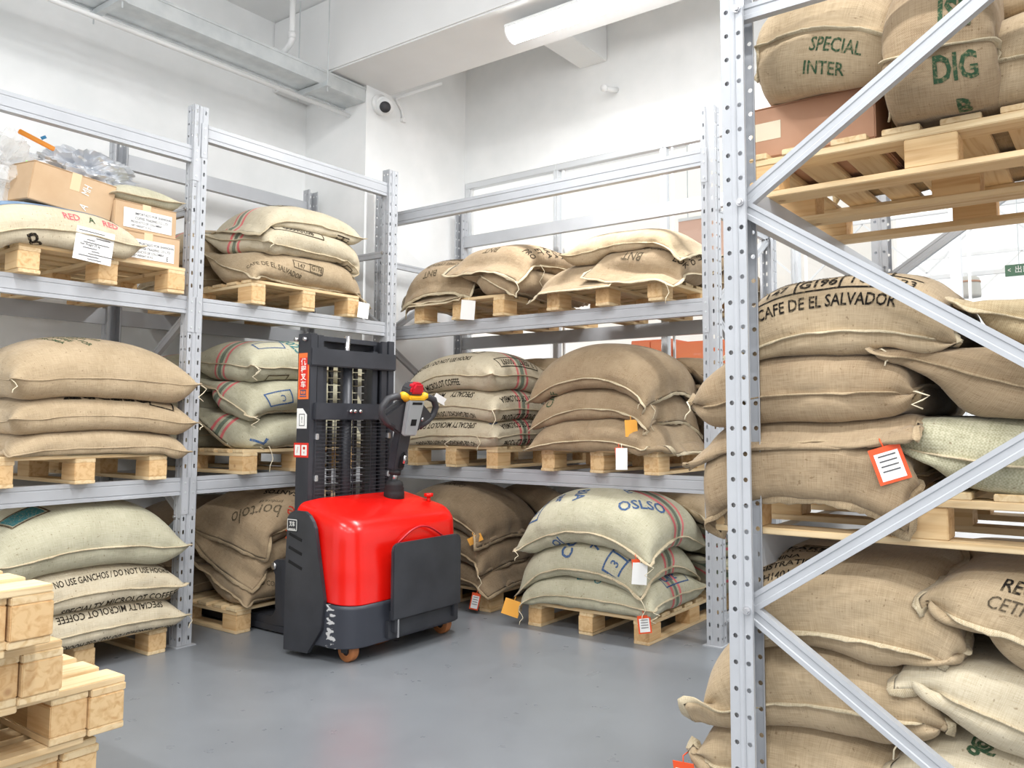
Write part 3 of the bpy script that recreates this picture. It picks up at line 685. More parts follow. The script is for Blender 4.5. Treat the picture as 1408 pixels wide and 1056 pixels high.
# ---- A1: floor, left
h = hf_left('A1'); Y = -.49; X = -.26
sack('A1a', 'lowest cream sack on the floor pallet at left, printing upside down', h, X, Y, 1.0, .78, .19, 'jute_cream', .35, yl+.02, 1.18,
     prints=[('ink_black', 0, [('t', MIC, .08, 10.085, .055, 180, .72)]), ('ink_black', 1, [('t', GAN, .12, 10.06, .05, 180, .62)])], strings=[(.99, .02, (1, 0, 0), .09, 1)])
sack('A1b', 'middle cream sack on the floor pallet at left, hooks warning above its seam', h, X, Y-.01, 1.0, .78, .21, 'jute_cream', .56, yl, 1.1,
     prints=[('ink_black', 0, [('t', GAN, .10, 10.085, .05, 2, .62)]), ('ink_black', 1, [('t', MIC, .14, 10.06, .056, 2, .8)])])
sack('A1c', 'topmost greenish cream sack on the floor pallet at left', h, X-.01, Y-.01, 1.02, .80, .28, 'jute_sage', .86, yl-.02, 1.18,
     prints=[('ink_teal', 0, [('f', -.25, 10.27, .15, .09, 12), ('f', .02, 10.30, .10, .06, 5)]), ('ink_grey', 0, [('r', -.25, 10.27, .18, .12, .01, 12)])])
# ---- A2
h = hf_left('A2'); Y = -.48; X = -.25
sack('A2a', 'lowest smooth tan sack on the middle left shelf, green at its base', h, X, Y, .98, .74, .15, 'jute_tan', 1.245, yl, 1.05, prints=[('ink_green', 1, [('f', .08, 10.06, .55, .035, 0)])], wr=.6, lip=.35, seam='jute_tan')
sack('A2b', 'middle smooth tan sack on the middle left shelf with cut-off block letters', h, X, Y+.01, 1.02, .76, .2, 'jute_tan', 1.43, yl, 1.1, prints=[('ink_black', 0, [('t', 'GEEBBZ', .02, 10.15, .13, 180, 1.0, .03), ('r', .3, 10.12, .14, .09, .009, -8)])], wr=.6, lip=.35, seam='jute_tan', strings=[(.99, .02, (1, 0, 0), .05, 1)])
sack('A2c', 'topmost bulging tan sack on the middle left shelf with slanting green lettering', h, X, Y, 1.02, .80, .29, 'jute_tan', 1.73, yl, 1.08,
     prints=[('ink_green', 0, [('t', s, -.20+.045*q, 10.26+.012*q, .042, -62, .8) for q, s in enumerate(('OROMIA', 'COFFEE', 'PREPARED FOR', 'YEGA', 'WASHED'))])], wr=.6, lip=.35, seam='jute_tan', strings=[(.01, .02, (1, 0, 0), .08, 1), (.99, .02, (1, 0, 0), .12, 2)])
# ---- A3
h = hf_left('A3'); f_, y0_, z_ = cells['A3']
SKA3 = sack('A3a', 'cream sack with a blue back and a data sheet on the top left shelf', h, -.22, -.74, .84, .74, .25, 'jute_cream', 2.375, yl-.06, 1.2, rimf=.45, prints=[('blue_cloth', 0, [('f', .04, 10.225, .62, .16, 0)]), ('ink_pink', 0, [('t', 'RED', .06, 10.08, .06, 0, .7), ('t', 'RED', .24, 10.08, .06, 0, .7)]), ('ink_green', 0, [('t', 'A', .15, 10.08, .06, 0, .7)]), ('ink_black', 1, [('t', 'B', -.12, 10.07, .14, 20, .8)])])
# ---- B3
h = hf_left('B3'); Y = .83; X = -.25
sack('B3r1', 'rear lower striped sack glimpsed beside the left post, upper shelf', h, -.86, .72, .98, .72, .24, 'jute_tan_striped', 2.40, yl, 1.0)
sack('B3r2', 'rear upper striped sack glimpsed beside the left post, upper shelf', h, -.84, .72, .98, .72, .24, 'jute_tan_striped', 2.62, yl, 1.0)
sack('B3a', 'lowest tan sack on the upper shelf, its right end hanging with a tag', h, X, Y+.02, 1.08, .76, .21, 'jute_tan', 2.365, yl, 1.05, flap=(0, 2, 0, 0),
     prints=[('ink_grey', 0, [('t', 'CAFE DE EL SALVADOR', -.33, 10.10, .05, -12, .7), ('r', -.11, 10.14, .2, .06, .006, -6), ('r', -.05, 10.14, .1, .06, .006, -6), ('t', '147', -.16, 10.14, .045, -6), ('t', 'G196', -.05, 10.14, .045, -6)])],
     tags=[(.93, .0, 'paper', .085, .11, (1, -.2, 0), -6, False)])
sack('B3b', 'middle cream striped sack on the upper shelf with a boxed number', h, X, Y+.01, .94, .76, .23, 'jute_cream_striped', 2.53, yl+.05, 1.05, flap=(0, 1, 0, 0),
     prints=[('ink_black', 0, [('t', '80206000', -.18, 10.14, .055, 176, .9), ('r', -.18, 10.14, .34, .075, .007, -4)]), ('ink_grey', 1, [('t', 'COL', .20, 10.08, .08, 80, .8), ('r', .33, 10.09, .08, .14, .008, 0)])], strings=[(.02, .02, (1, -.3, 0), .06, 1)])
sack('B3c', 'topmost cream striped sack on the upper shelf right of the left post', h, X, Y, .88, .72, .2, 'jute_cream_striped', 2.71, yl-.1, 1.0, flap=(2, 0, 0, 0),
     prints=[('ink_black', 0, [('r', -.1, 10.2, .12, .08, .009, 15), ('t', '25', -.1, 10.2, .06, 15)]), ('ink_black', 1, [('r', .27, 10.05, .10, .05, .008, 0), ('t', '8', .27, 10.05, .05, 0)])])
# ---- B2
h = hf_left('B2'); Y = .82; X = -.25
for q, (zz, T) in enumerate(((1.33, .22), (1.53, .22), (1.74, .24))):
    sack('B2r%d' % q, '%s rear striped sack behind the left post, middle shelf' % ('lowest', 'middle', 'topmost')[q], h, -.86, .58, .98, .72, T, 'jute_sage_striped', zz, yl, 1.0,
         tags=[(.05, .0, 'tag_orange', .1, .09, (.6, -.8, 0), 60, True)] if q == 2 else ())
sack('B2a', 'lowest greenish striped sack left of the mast with a long hanging corner', h, X, Y, 1.02, .78, .22, 'jute_sage_striped', 1.33, yl, 1.08, flap=(1, 0, 0, 0),
     prints=[('ink_blue', 0, [('t', 'L', -.33, 10.11, .13, 40, .9, .02)]), ('ink_grey', 1, [('t', 'CA', -.36, 10.12, .1, -100, .8)])], strings=[(.02, .01, (1, -.2, 0), .2, 1), (.1, .0, (1, 0, 0), .08, 2)])
sack('B2b', 'middle greenish striped sack left of the mast with a blue boxed letter', h, X, Y, 1.02, .78, .23, 'jute_sage_striped', 1.535, yl+.02, 1.1,
     prints=[('ink_blue', 0, [('r', -.26, 10.11, .16, .08, .008, 8), ('t', 'C', -.24, 10.11, .05, 190)]), ('ink_grey', 1, [('t', 'CAF', -.15, 10.07, .08, 80, .8), ('r', -.28, 10.08, .14, .08, .008, 0)])], strings=[(.02, .01, (1, -.3, 0), .08, 2)])
sack('B2c', 'topmost greenish striped sack left of the mast with a teal number', h, X, Y, 1.02, .80, .26, 'jute_sage_striped', 1.80, yl-.02, 1.18,
     prints=[('ink_teal', 0, [('t', '20255', -.12, 10.15, .10, -72, .8, .02), ('t', 'Ca', .0, 10.25, .1, -72, .8)]), ('ink_blue', 0, [('r', -.27, 10.19, .17, .1, .008, -8)]), ('ink_grey', 1, [('r', -.26, 10.07, .16, .06, .008, 0)])], strings=[(.02, .01, (1, -.3, 0), .07, 1), (.03, .0, (1, -.3, 0), .11, 2)])
# ---- B1
h = hf_left('B1'); Y = .83; X = -.26
for q, zz in enumerate((.36, .58, .80)):
    sack('B1r%d' % q, '%s dark rear sack in the shade behind the left post foot' % ('lowest', 'middle', 'topmost')[q], h, -.88, .68, .98, .70, .22, 'jute_dark', zz, yl, 1.0, seam='jute_seam_dark')
sack('B1a', 'lowest dark sack on the pallet with the forks, faint box print', h, X, Y, .98, .76, .21, 'jute_brown', .37, yl, 1.05, seam='jute_seam_dark', prints=[('ink_black', 0, [('r', -.14, 10.09, .2, .06, .006, 6), ('r', -.18, 10.09, .1, .06, .006, 6)]), ('ink_grey', 0, [('t', 'SIDAMO COFFEE', -.30, 10.12, .045, -20, .7)])])
sack('B1b', 'middle dark sack on the pallet with the forks, crumpled end', h, X, Y, .98, .76, .22, 'jute_brown', .56, yl+.04, 1.0, flap=(2, 0, 0, 0), seam='jute_seam_dark', prints=[('ink_red', 1, [('t', 'O', -.25, 10.05, .06, 0, .9, .03)])])
sack('B1c', 'topmost dark sack beside the mast foot with red and black script', h, X, Y, 1.0, .80, .29, 'jute_brown', .86, yl, 1.05, flap=(2, 0, 0, 0), seam='jute_seam_dark',
     prints=[('ink_grey', 0, [('t', 'bortolo', -.27, 10.24, .13, 128, .75, .0), ('t', 'produce of', -.17, 10.22, .035, 128, .8)]), ('ink_red', 0, [('t', 'e', -.135, 10.09, .13, 128, .8, .0)]), ('ink_black', 0, [('t', 'SANTOS', -.08, 10.26, .06, 128, .8, .03)])],
     tags=[(.3, .0, 'tag_orange', .09, .10, (1, -.3, 0), 50, False)])
# ---- C3 left: ends face the aisle
h = hf_back('C3L')
for q, (zz, T) in enumerate(((2.24, .09), (2.31, .09))):
    sack('C3La%d' % q, '%s flat sack under the leftmost bulging sack by the window' % ('lower', 'upper')[q], h, .30, 2.13, .60, 1.0, T, 'jute_brown', zz, .0, 1.0, flap=(0, 0, 2, 0))
sack('C3Lc', 'leftmost bulging sack by the window with upside-down initials', h, .29, 2.12, .70, 1.02, .24, 'jute_brown', 2.50, .05, 1.05, flap=(0, 0, 2, 0),
     prints=[('ink_grey', 0, [('t', 'BNT', -.05, 10.17, .07, 180, .9), ('t', 'COFFEE CEREALES', .03, 10.25, .05, 180, .7), ('t', 'PRODUCT', .05, 10.32, .05, 180, .8)])], tags=[(.99, .0, 'paper', .1, .14, TOCAM, -4, False)])
sack('C3Ld', 'lower right sack on the left window pallet, port name on its front', h, .82, 2.13, .68, 1.04, .2, 'jute_brown', 2.34, .0, 1.18,
     prints=[('ink_grey', 0, [('t', 'SHANGHAI', -.06, 10.13, .055, 0, .8)])])
sack('C3Le', 'upper right sack on the left window pallet with a draped open mouth', h, .82, 2.12, .70, 1.06, .22, 'jute_brown', 2.53, .0, 1.0, flap=(0, 0, 3, 0),
     prints=[('ink_grey', 0, [('t', 'BNT', -.04, 10.24, .075, 180, .9)]), ('ink_black', 0, [('t', s, 10.10, -.26+.085*q, .07, 0, .7) for q, s in enumerate(('PRO', 'ET', 'ARA', 'ICA', 'NA'))])], strings=[(.97, .0, TOCAM, .14, 1), (.99, .3, (1, -.2, 0), .2, 2)])
# ---- C3 right
h = hf_back('C3R')
sack('C3Rd', 'rear sack at the right end of the window pallets', h, 2.12, 2.62, .72, .62, .24, 'jute_brown', 2.50, .1, 1.0, prints=[('ink_grey', 0, [('t', 'PRODUCE', 0, -.2, .06, 0)])])
sack('C3Ra', 'lower left sack on the right window pallet with a loose open mouth', h, 1.54, 2.10, .66, 1.02, .2, 'jute_brown', 2.35, .0, .95, flap=(0, 0, 3, 0))
sack('C3Rb', 'lower right sack on the right window pallet, initials upside down', h, 2.02, 2.12, .68, 1.06, .2, 'jute_brown', 2.36, -.03, 1.0, flap=(0, 0, 3, 0),
     prints=[('ink_grey', 0, [('t', 'BNT', -.06, 10.22, .08, 180, .9), ('t', 'LOKO COFFEE', .0, 10.29, .05, 180, .8)]), ('ink_black', 0, [('t', s, 10.10, -.28+.09*q, .07, 10, .7) for q, s in enumerate(('LOK', 'PRO', 'ET', 'A', 'EL'))])], strings=[(.9, .0, TOCAM, .16, 1)])
sack('C3Rc', 'topmost long sack lying across the right window pallet', h, 1.86, 2.06, .96, .74, .17, 'jute_tan', 2.52, .05, .95, flap=(0, 2, 0, 0))
# ---- C2 left
h = hf_back('C2L')
def side_num(rot): return [('t', '3', 10.1, .15, .065, rot), ('t', '0297', 10.1, .06, .065, rot, .8), ('t', '00097', 10.1, -.12, .065, rot, .8), ('r', 10.1, -.01, .085, .42, .007, 0)]
sack('C2La', 'lowest cream printed sack on the middle back shelf, microlot line reversed', h, .50, 1.98, 1.0, .76, .21, 'jute_cream_striped', 1.325, .0, 1.18,
     prints=[('ink_black', 0, [('t', MIC, -.06, 10.075, .06, 180, .74, .02), ('t', PRO, 10.075, .0, .062, -90, .66, .02)]), ('ink_black', 1, [('t', GAN, -.02, 10.05, .05, 180, .62, .02), ('t', PRO, 10.055, .0, .062, -90, .66, .02)]), ('ink_blue', 0, [('t', 'C', 10.14, -.24, .09, 200)])], strings=[(.8, .0, TOCAM, .12, 1), (.5, .0, TOCAM, .1, 2)])
sack('C2Lb', 'middle cream printed sack on the middle back shelf with a torn white patch', h, .50, 1.98, 1.0, .76, .22, 'jute_cream_striped', 1.54, -.02, 1.18,
     prints=[('ink_black', 0, [('t', 'SPECIALTY', .12, 10.085, .06, 180, .74, .02), ('t', 'MICROLOT COFFEE', -.24, 10.08, .06, 180, .74, .02), ('t', PRO, 10.075, .0, .062, -90, .66, .02)]), ('ink_black', 1, [('t', GAN, -.02, 10.05, .05, 180, .62, .02), ('t', PRO, 10.055, .0, .062, -90, .66, .02)])], strings=[(.97, .0, TOCAM, .16, 1)],
     tags=[(.42, .0, 'paper', .12, .05, TOCAM, 150, False)])
sack('C2Lc', 'topmost cream striped sack on the middle back shelf with a boxed number', h, .49, 1.98, 1.02, .78, .26, 'jute_cream_striped', 1.78, -.03, 1.08, flap=(1, 0, 0, 0),
     prints=[('ink_black', 0, [('t', GAN, -.12, 10.11, .058, 2, .6, .02)]+side_num(-90)+[('r', .14, 10.24, .2, .07, .008, -15), ('t', '3 02', .14, 10.24, .055, -15)]), ('ink_black', 1, [('t', MIC, -.14, 10.055, .058, 2, .72, .02)])])
for q, zz in enumerate((1.33, 1.53, 1.76)):
    sack('C2Lr%d' % q, '%s rear printed sack behind the cream sacks, middle back shelf' % ('lowest', 'middle', 'topmost')[q], h, .60, 2.58, 1.0, .72, .22, 'jute_tan_striped' if q == 2 else 'jute_cream', zz, .0, 1.18,
         prints=[('ink_black', 0, [('t', GAN, .12, -.2, .045, 0, .6)] if q == 2 else [('r', .33, -.2, .1, .07, .008, -10), ('t', 'C', .33, -.2, .05, -10)])])
# ---- C2 right
h = hf_back('C2R')
sack('C2Ra', 'lowest brown sack on the middle back shelf, corner drooping over its pallet', h, 1.72, 1.98, 1.06, .82, .23, 'jute_brown', 1.32, .02, 1.08, flap=(0, 2, 0, 0), rimf=.25, wr=1.3, tags=[(.70, .0, 'paper', .07, .13, TOCAM, 0, False), (.68, .0, 'tag_orange', .05, .12, TOCAM, 4, True)])
sack('C2Rb', 'middle brown sack on the middle back shelf with an amber swing tag', h, 1.70, 2.00, 1.02, .80, .24, 'jute_brown', 1.54, .03, 1.05, flap=(0, 1, 0, 0), wr=1.3, rimf=.18, prints=[('ink_green', 0, [('t', 'CAFE', -.30, 10.13, .08, 70, .8)])], tags=[(.80, .0, 'tag_amber', .075, .10, TOCAM, 3, False)], strings=[(.99, .02, (1, -.3, 0), .18, 1)])
sack('C2Rc', 'topmost large brown sack on the middle back shelf with a folded corner', h, 1.70, 2.00, 1.06, .82, .27, 'jute_brown', 1.79, -.01, 1.08, flap=(0, 1, 0, 0), wr=1.1, rimf=.18, prints=[('ink_green', 1, [('t', 'CAF', -.32, 10.08, .07, 70, .8)])], strings=[(.86, .0, TOCAM, .1, 1), (.99, .1, (1, -.3, 0), .2, 2)])
for q, zz in enumerate((1.30, 1.48, 1.70)):
    sack('C2Rr%d' % q, '%s rear brown sack at the right end of the middle back shelf' % ('lowest', 'middle', 'topmost')[q], h, 1.90, 2.58, .98, .72, .2, 'jute_brown', zz, .0, 1.0, flap=(0, 2, 0, 0), seam='jute_seam_dark', wr=1.5)
# ---- C1 left
h = hf_back('C1L')
for q, (zz, T) in enumerate(((.36, .22), (.59, .23), (.83, .26))):
    sack('C1L%d' % q, ('lowest dark brown sack right of the red machine, orange tag at its corner', 'middle dark brown sack right of the red machine with a drooping corner', 'topmost dark brown sack right of the red machine')[q], h, .44, 1.96, 1.02, .78, T, 'jute_dark', zz, .03-.02*q, 1.05, flap=(0, 1, 0, 0), seam='jute_seam_dark', wr=1.3,
         prints=[('ink_grey', 0, [('t', 'DJIMMA', -.05, 10.25, .06, 180, .8)])] if q == 2 else (), tags=[(.9, .0, 'tag_orange', .06, .11, TOCAM, -12, True)] if q == 0 else ([(.86, .0, 'tag_amber', .1, .05, TOCAM, 25, False)] if q == 2 else ()), strings=[(.97, .0, TOCAM, .12, 1)] if q == 1 else ())
sack('C1Lr', 'rear dark sack in the shade between the two floor pallets', h, .62, 2.52, .98, .66, .5, 'jute_dark', .80, 0, 1.0, seam='jute_seam_dark')
# ---- C1 right
h = hf_back('C1R')
sack('C1Ra', 'lowest blue-lettered sack on the floor pallet, two loops of twine', h, 1.74, 1.85, 1.04, .80, .22, 'jute_sage_striped', .37, .02, 1.08, flap=(1, 0, 0, 0),
     prints=[('ink_teal', 0, [('t', 'C', .10, 10.11, .07, 100, .9), ('t', 'E', -.02, 10.12, .07, 100, .9)]), ('ink_blue', 0, [('t', 'CAFE', 10.12, .0, .09, 90, .8), ('r', 10.12, .05, .12, .3, .008, 0)])], tags=[(.93, .0, 'tag_orange', .075, .10, TOCAM, 6, True)], strings=[(.01, .0, TOCAM, .1, 1), (.99, .0, TOCAM, .07, 2)])
sack('C1Rb', 'middle blue-lettered sack on the floor pallet with a boxed three', h, 1.70, 1.85, 1.04, .80, .24, 'jute_sage_striped', .60, -.03, 1.08, flap=(1, 0, 0, 0),
     rimf=.18, prints=[('ink_blue', 0, [('t', 'COL', -.03, 10.15, .11, 78, .9, .025), ('t', '70', .14, 10.15, .085, 78, .9, .025), ('t', '3', .29, 10.075, .075, 78, .9, .02), ('r', .29, 10.10, .12, .18, .011, -10), ('f', .30, 10.125, .11, .011, -10), ('t', 'E', -.36, 10.2, .08, 78)])], tags=[(.01, .0, 'tag_amber', .11, .10, TOCAM, -18, False)], strings=[(.99, .0, TOCAM, .14, 1)])
sack('C1Rc', 'topmost blue-lettered sack on the floor pallet, pink stripe along its back', h, 1.74, 1.85, 1.06, .84, .28, 'jute_sage_striped', .86, .0, 1.18,
     rimf=.18, prints=[('ink_blue', 0, [('t', 'OSLSO', .28, 10.26, .10, 45, .85, .02), ('t', 'BIA', -.08, 10.24, .09, -80, .9, .02), ('t', 'ter', -.20, 10.23, .08, -80, .9, .02), ('t', 'E', .15, 10.33, .08, 60), ('r', -.35, 10.19, .1, .16, .011, -12), ('t', '6', -.35, 10.17, .07, -80)]), ('ink_blue', 1, [('t', 'OJ', -.2, 10.06, .08, 20, .9, .02)])],
     tags=[(.88, .0, 'tag_orange', .05, .12, TOCAM, 4, True), (.93, .0, 'paper', .085, .12, TOCAM, -4, False)], strings=[(.01, .0, TOCAM, .07, 1), (.98, .0, TOCAM, .1, 2)])
for q, zz in enumerate((.37, .60, .80)):
    sack('C1Rr%d' % q, '%s rear striped sack at the right end of the floor pallet' % ('lowest', 'middle', 'topmost')[q], h, 1.86, 2.47, 1.0, .74, .22, 'jute_sage_striped' if q < 2 else 'jute_tan', zz, .02, 1.18,
         prints=[('ink_blue', 0, [('t', 'L', .38, -.2, .14, 90, .9, .02)])] if q == 1 else (), flap=(0, 2 if q == 2 else 0, 0, 0), tags=[(.95, .0, 'tag_orange', .08, .1, TOCAM, 60, True)] if q == 2 else ())
# ---- near right rack: ends of the sacks face the camera
WALL = [(1, -1, -.262)]
def hf_near(z, y0): return HF(2.9, 5.2, -.7, 1.3).box(3.40, 4.60, y0, y0+PW, z).skirt(3, .5)
h = hf_near(.15, -.245)
YN = .22
sack('N1a', 'lowest left sack at the foot of the near post, seam stitched white', h, 3.66, YN, .80, 1.06, .27, 'jute_tan', .43, 0, 1.08, walls=WALL, k=3, prints=[('ink_black', 0, [])], tags=[(.0, .05, 'tag_orange', .09, .12, (-.3, -1, 0), 10, True)])
sack('N1b', 'lowest right sack at the near right corner with small green and red logos', h, 4.26, YN, .78, 1.06, .27, 'jute_cream', .45, 0, 1.08, walls=WALL, k=3,
     prints=[('ink_green', 0, [('t', 'Q', -.17, 10.14, .08, 20, .9, .01), ('t', 'g', -.17, 10.14, .08, -30, .9, .02)]), ('ink_red', 0, [('f', .03, 10.15, .13, .035, 0)]), ('ink_paper', 0, [('t', 'cepro', .03, 10.15, .03, 0)])])
sack('N1c', 'middle left sack behind the lower diagonal brace, nearest rack', h, 3.67, YN, .82, 1.08, .26, 'jute_tan', .655, .02, 1.08, walls=WALL, flap=(1, 0, 0, 0), k=3, strings=[(.8, .0, TOCAM, .12, 1)])
sack('N1d', 'middle right plain sack of the nearest rack, knotted at its corner', h, 4.28, YN, .80, 1.08, .23, 'jute_cream', .63, 0, 1.06, walls=WALL, k=3)
sack('N1e', 'topmost left sack under the middle pallet, registration number along its end', h, 3.73, YN, .84, 1.08, .30, 'jute_tan', .87, -.02, 1.08, walls=WALL, flap=(2, 0, 0, 0), k=3,
     rimf=.15,
     prints=[('ink_black', 0, [('t', 'FARM', -.05, 10.33, .055, 4, .9, .02), ('t', 'SPECIALTY COFFEE', -.09, 10.29, .032, 4, .8), ('t', 'CHINA', -.10, 10.245, .034, 4, .9), ('t', 'REGISTRATION', -.09, 10.205, .036, 4, .9), ('t', 'CETH1401211100', -.08, 10.16, .04, 4, .75)]), ('ink_grey', 0, [('r', -.0, 10.37, .16, .04, .015, 4)])])
sack('N1f', 'topmost right sack of the near floor stack with black brand block', h, 4.32, YN+.01, .84, 1.08, .30, 'jute_tan', .87, .03, 1.08, walls=WALL, k=3,
     rimf=.15,
     prints=[('ink_black', 0, [('f', -.10, 10.33, .15, .05, 0), ('t', 'B UN', -.10, 10.275, .05, 0, 1.0, .03), ('t', 'ECO', -.14, 10.225, .065, 0, 1.0, .02), ('t', 'SPECIALTY', -.08, 10.185, .036, 0, .9, .01), ('t', 'U', -.10, 10.155, .035, 0, .9), ('t', 'REGISTRA', -.14, 10.115, .052, 0, .8, .015)]), ('ink_grey', 0, [('t', 'CETH1401', -.15, 10.062, .052, 0, .8, .0)])])
h = hf_near(1.086, -.19)
hA = HF(2.9, 5.2, -.7, 1.3).box(3.40, 4.60, -.19, .67, 1.086)
sack('N2a', 'lowest left sack of the middle right shelf, slumped over its pallet', hA, 3.64, .12, .76, 1.10, .25, 'jute_brown', 1.20, 0, 1.05, walls=[(1, -1, -.285)], flap=(2, 0, 0, 0), k=3, wr=1.5, seam='jute_seam_dark', bend=.06, rimf=.2)
h.h = np.maximum(h.h, hA.h)
sack('N2b', 'coarse pale sack with pink and green stripes on the middle right shelf', h, 4.24, .22, .82, 1.06, .21, 'jute_coarse', 1.285, 0, 1.08, walls=WALL, k=3)
sack('N2x', 'emptied sack folded under the round brown sack, green port name reversed', h, 3.66, .14, .70, 1.16, .08, 'jute_brown', 1.28, 0, 1.0, walls=[(1, -1, -.300)], flap=(1, 1, 5, 0), k=3, wr=1.5, bend=.05, rimf=.3, prints=[('ink_teal', 0, [('t', 'CHINA', .02, 10.09, .05, 180, .9, .02)])], tags=[(.86, .0, 'tag_orange', .085, .10, (.3, -1, 0), 18, True)], seam='jute_seam_dark')
sack('N2c', 'round brown sack on the middle right shelf, knotted ears at both sides', h, 3.66, .21, .73, 1.06, .33, 'jute_brown', 1.475, 0, 1.1, walls=WALL, k=3, strings=[(.0, .02, (-.5, -1, 0), .07, 1), (.99, .02, TOCAM, .06, 2)], seam='jute_seam_dark')
sack('N2d', 'plain brown sack above the striped one at the right edge', h, 4.28, .22, .86, 1.06, .31, 'jute_brown', 1.475, 0, 1.1, walls=WALL, k=3, strings=[(.01, .02, TOCAM, .06, 1)], seam='jute_seam_dark')
GRID = [('f', -.04, 10.118, .50, .006, 0), ('f', -.04, 10.188, .50, .006, 0), ('f', -.04, 10.255, .50, .006, 0)]+[('f', x, 10.187, .006, .14, 0) for x in (-.21, -.095, .02, .135)]
sack('N2e', 'brown sack lettered for El Salvador coffee on top of the near right stack', h, 3.765, .22, .71, 1.08, .34, 'jute_tan', 1.715, .02, 1.12, walls=WALL, k=3, rimf=.0,
     prints=[('ink_black', 0, GRID+[('t', '9', -.25, 10.152, .045, 0), ('t', '147', -.152, 10.152, .05, 0, .9, .015), ('t', 'G196', -.038, 10.153, .062, 0, .72, .03), ('t', '108', .078, 10.153, .062, 0, .9, .0), ('t', '23', .18, 10.152, .05, 0), ('t', 'LOT', -.038, 10.233, .024, 0), ('t', 'No.', -.038, 10.206, .025, 0), ('t', 'PART', .078, 10.233, .024, 0), ('t', 'No.', .078, 10.206, .025, 0), ('t', 'EXPORTER', -.152, 10.233, .021, 0), ('t', 'CODE', -.152, 10.206, .024, 0), ('t', 'CAFE DE EL SALVADOR', -.018, 10.078, .051, 0, .70, .016)])])
sack('N2f', 'tan sack with a broad red stripe at the right edge, number thirty-five', h, 4.44, .25, .74, 1.0, .16, 'jute_red_striped', 1.60, .0, 1.05, walls=WALL, k=3, prints=[('ink_black', 0, [('t', '35', -.14, 10.22, .06, 8, 1.3, .01), ('t', 'K', .08, 10.25, .07, 0, 1.2, .02)])])
# top right shelf: the carton is built first because sacks lean on it
h = HF(2.9, 5.2, -.7, 1.6).box(3.44, 4.64, -.13, -.13+PW, 2.147).skirt(3, .5); h.box(3.47, 3.88, -.08, .40, 2.325)
h.skirt(3, .6)
XW = lambda a, b: [(0, -1, a), (0, 1, b)]
sack('N3a', 'tan sack slumped on the pink-brown carton, green lettering on its end', h, 3.73, .28, .74, 1.02, .45, 'jute_tan', None, .0, 1.15, k=3, wr=1.4, tilt=(.35, .1), walls=XW(3.54, 3.95), rimf=.1, prints=[('ink_green', 1, [('t', 'SPECIAL', .06, 10.04, .046, -6, .9, .012), ('t', 'INTER', .03, 10.095, .046, -6, .9, .012)])])
h2 = HF(2.9, 5.2, -.7, 1.6).box(3.44, 4.64, -.13, -.13+PW, 2.147)
sack('N3c', 'greenish tan sack lying at the right end of the top right shelf', h2, 4.36, .28, .86, 1.0, .32, 'jute_tan', 2.46, .0, 1.1, k=3, wr=1.6, walls=XW(4.10, 4.9))
h3 = HF(2.9, 5.2, -.7, 1.6).box(3.44, 4.64, -.13, -.13+PW, 2.147)
sack('N3b', 'upright bulging sack with green lettering between two others, top right shelf', h3, 4.07, .26, .72, .98, .52, 'jute_brown', None, .0, 1.25, k=3, tilt=(-.1, .2), walls=XW(3.94, 4.22), rimf=.1, prints=[('ink_green', 1, [('t', 'DIG', .05, 10.045, .07, 0, .9, .03), ('t', 'B', .06, 10.14, .075, 0, .9, .03)]), ('ink_green', 0, [('t', 'ISE', .05, 10.05, .075, 0, .9, .03)]), ('ink_grey', 1, [('t', 'UBI', -.13, 10.26, .05, 20, .8)])])
sack('N3d', 'topmost sack at the right edge of the top right shelf', h2, 4.44, .36, .8, .9, .28, 'jute_tan', None, .0, 1.0, k=3, walls=XW(4.15, 4.9))
# ================================================================== cartons and oddments on the top left shelf
def carton(label, c, size, rz, tiltx=0, tilty=0, m='cardboard', tape=True, bow=0.0):
    """closed carton whose four top flaps meet under a strip of tape"""
    lx, ly, lz = size; t = empty('carton', c); t.rotation_euler = (tiltx, tilty, rz); tag(t, label, 'carton')
    box('carton_body', -lx/2, lx/2, -ly/2, ly/2, 0, lz-.003, m, t, bevel=.004)
    for s in (-1, 1): box('flap', -lx/2, lx/2, min(s*.001, s*ly/2), max(s*.001, s*ly/2), lz-.003, lz, m, t)
    if tape: MB().box(-lx/2-.0006, lx/2+.0006, -.024, .024, lz, lz+.0012).box(lx/2, lx/2+.0012, -.024, .024, lz*.55, lz).box(-lx/2-.0012, -lx/2, -.024, .024, lz*.55, lz).build('tape', 'tape', t)
    return t
b1 = carton('dented open-grained carton lying tilted on the blue-backed sack', (-.16, -.675, 2.385), (.30, .41, .20), .0, -.10, .10)
flat_print('scrawl', [('t', 'MH', 0, .03, .06, 80, .6, 0), ('t', 'A', 0, -.06, .06, 70, .7, 0)], 'white_print', b1, (.152, .06, .10), (0, 1, 0), (0, 0, 1))
b2 = carton('lower small carton at the right end of the top left shelf', (-.13, -.275, 2.156), (.30, .37, .165), .0)
b3 = carton('upper small carton, stacked on its twin on the top left shelf', (-.14, -.29, 2.322), (.29, .36, .16), .05)
for bx_, w_, dz in ((b2, .30, .08), (b3, .31, .08)):
    sx = .152 if bx_ is b2 else .147
    MB().box(sx, sx+.001, -.13, .13+.02, dz-.062, dz+.045).build('paper_label', 'paper', bx_)
    flat_print('label_text', [('t', 'IMPORTADO POR SHANGHAI', .04, .025, .020, 0, .8), ('t', 'COFFEE TRADING CO LTD', .03, .0, .020, 0, .8), ('t', 'PRODUCTO DE COLOMBIA', .0, -.022, .018, 0, .8), ('t', 'NET WEIGHT 35 KG', -.03, -.043, .016, 0, .8)]+([('t', 'E', .11, -.04, .035, 0)] if bx_ is b2 else []), 'ink_paper', bx_, (sx+.001, .0, dz-.005), (0, 1, 0), (0, 0, 1))
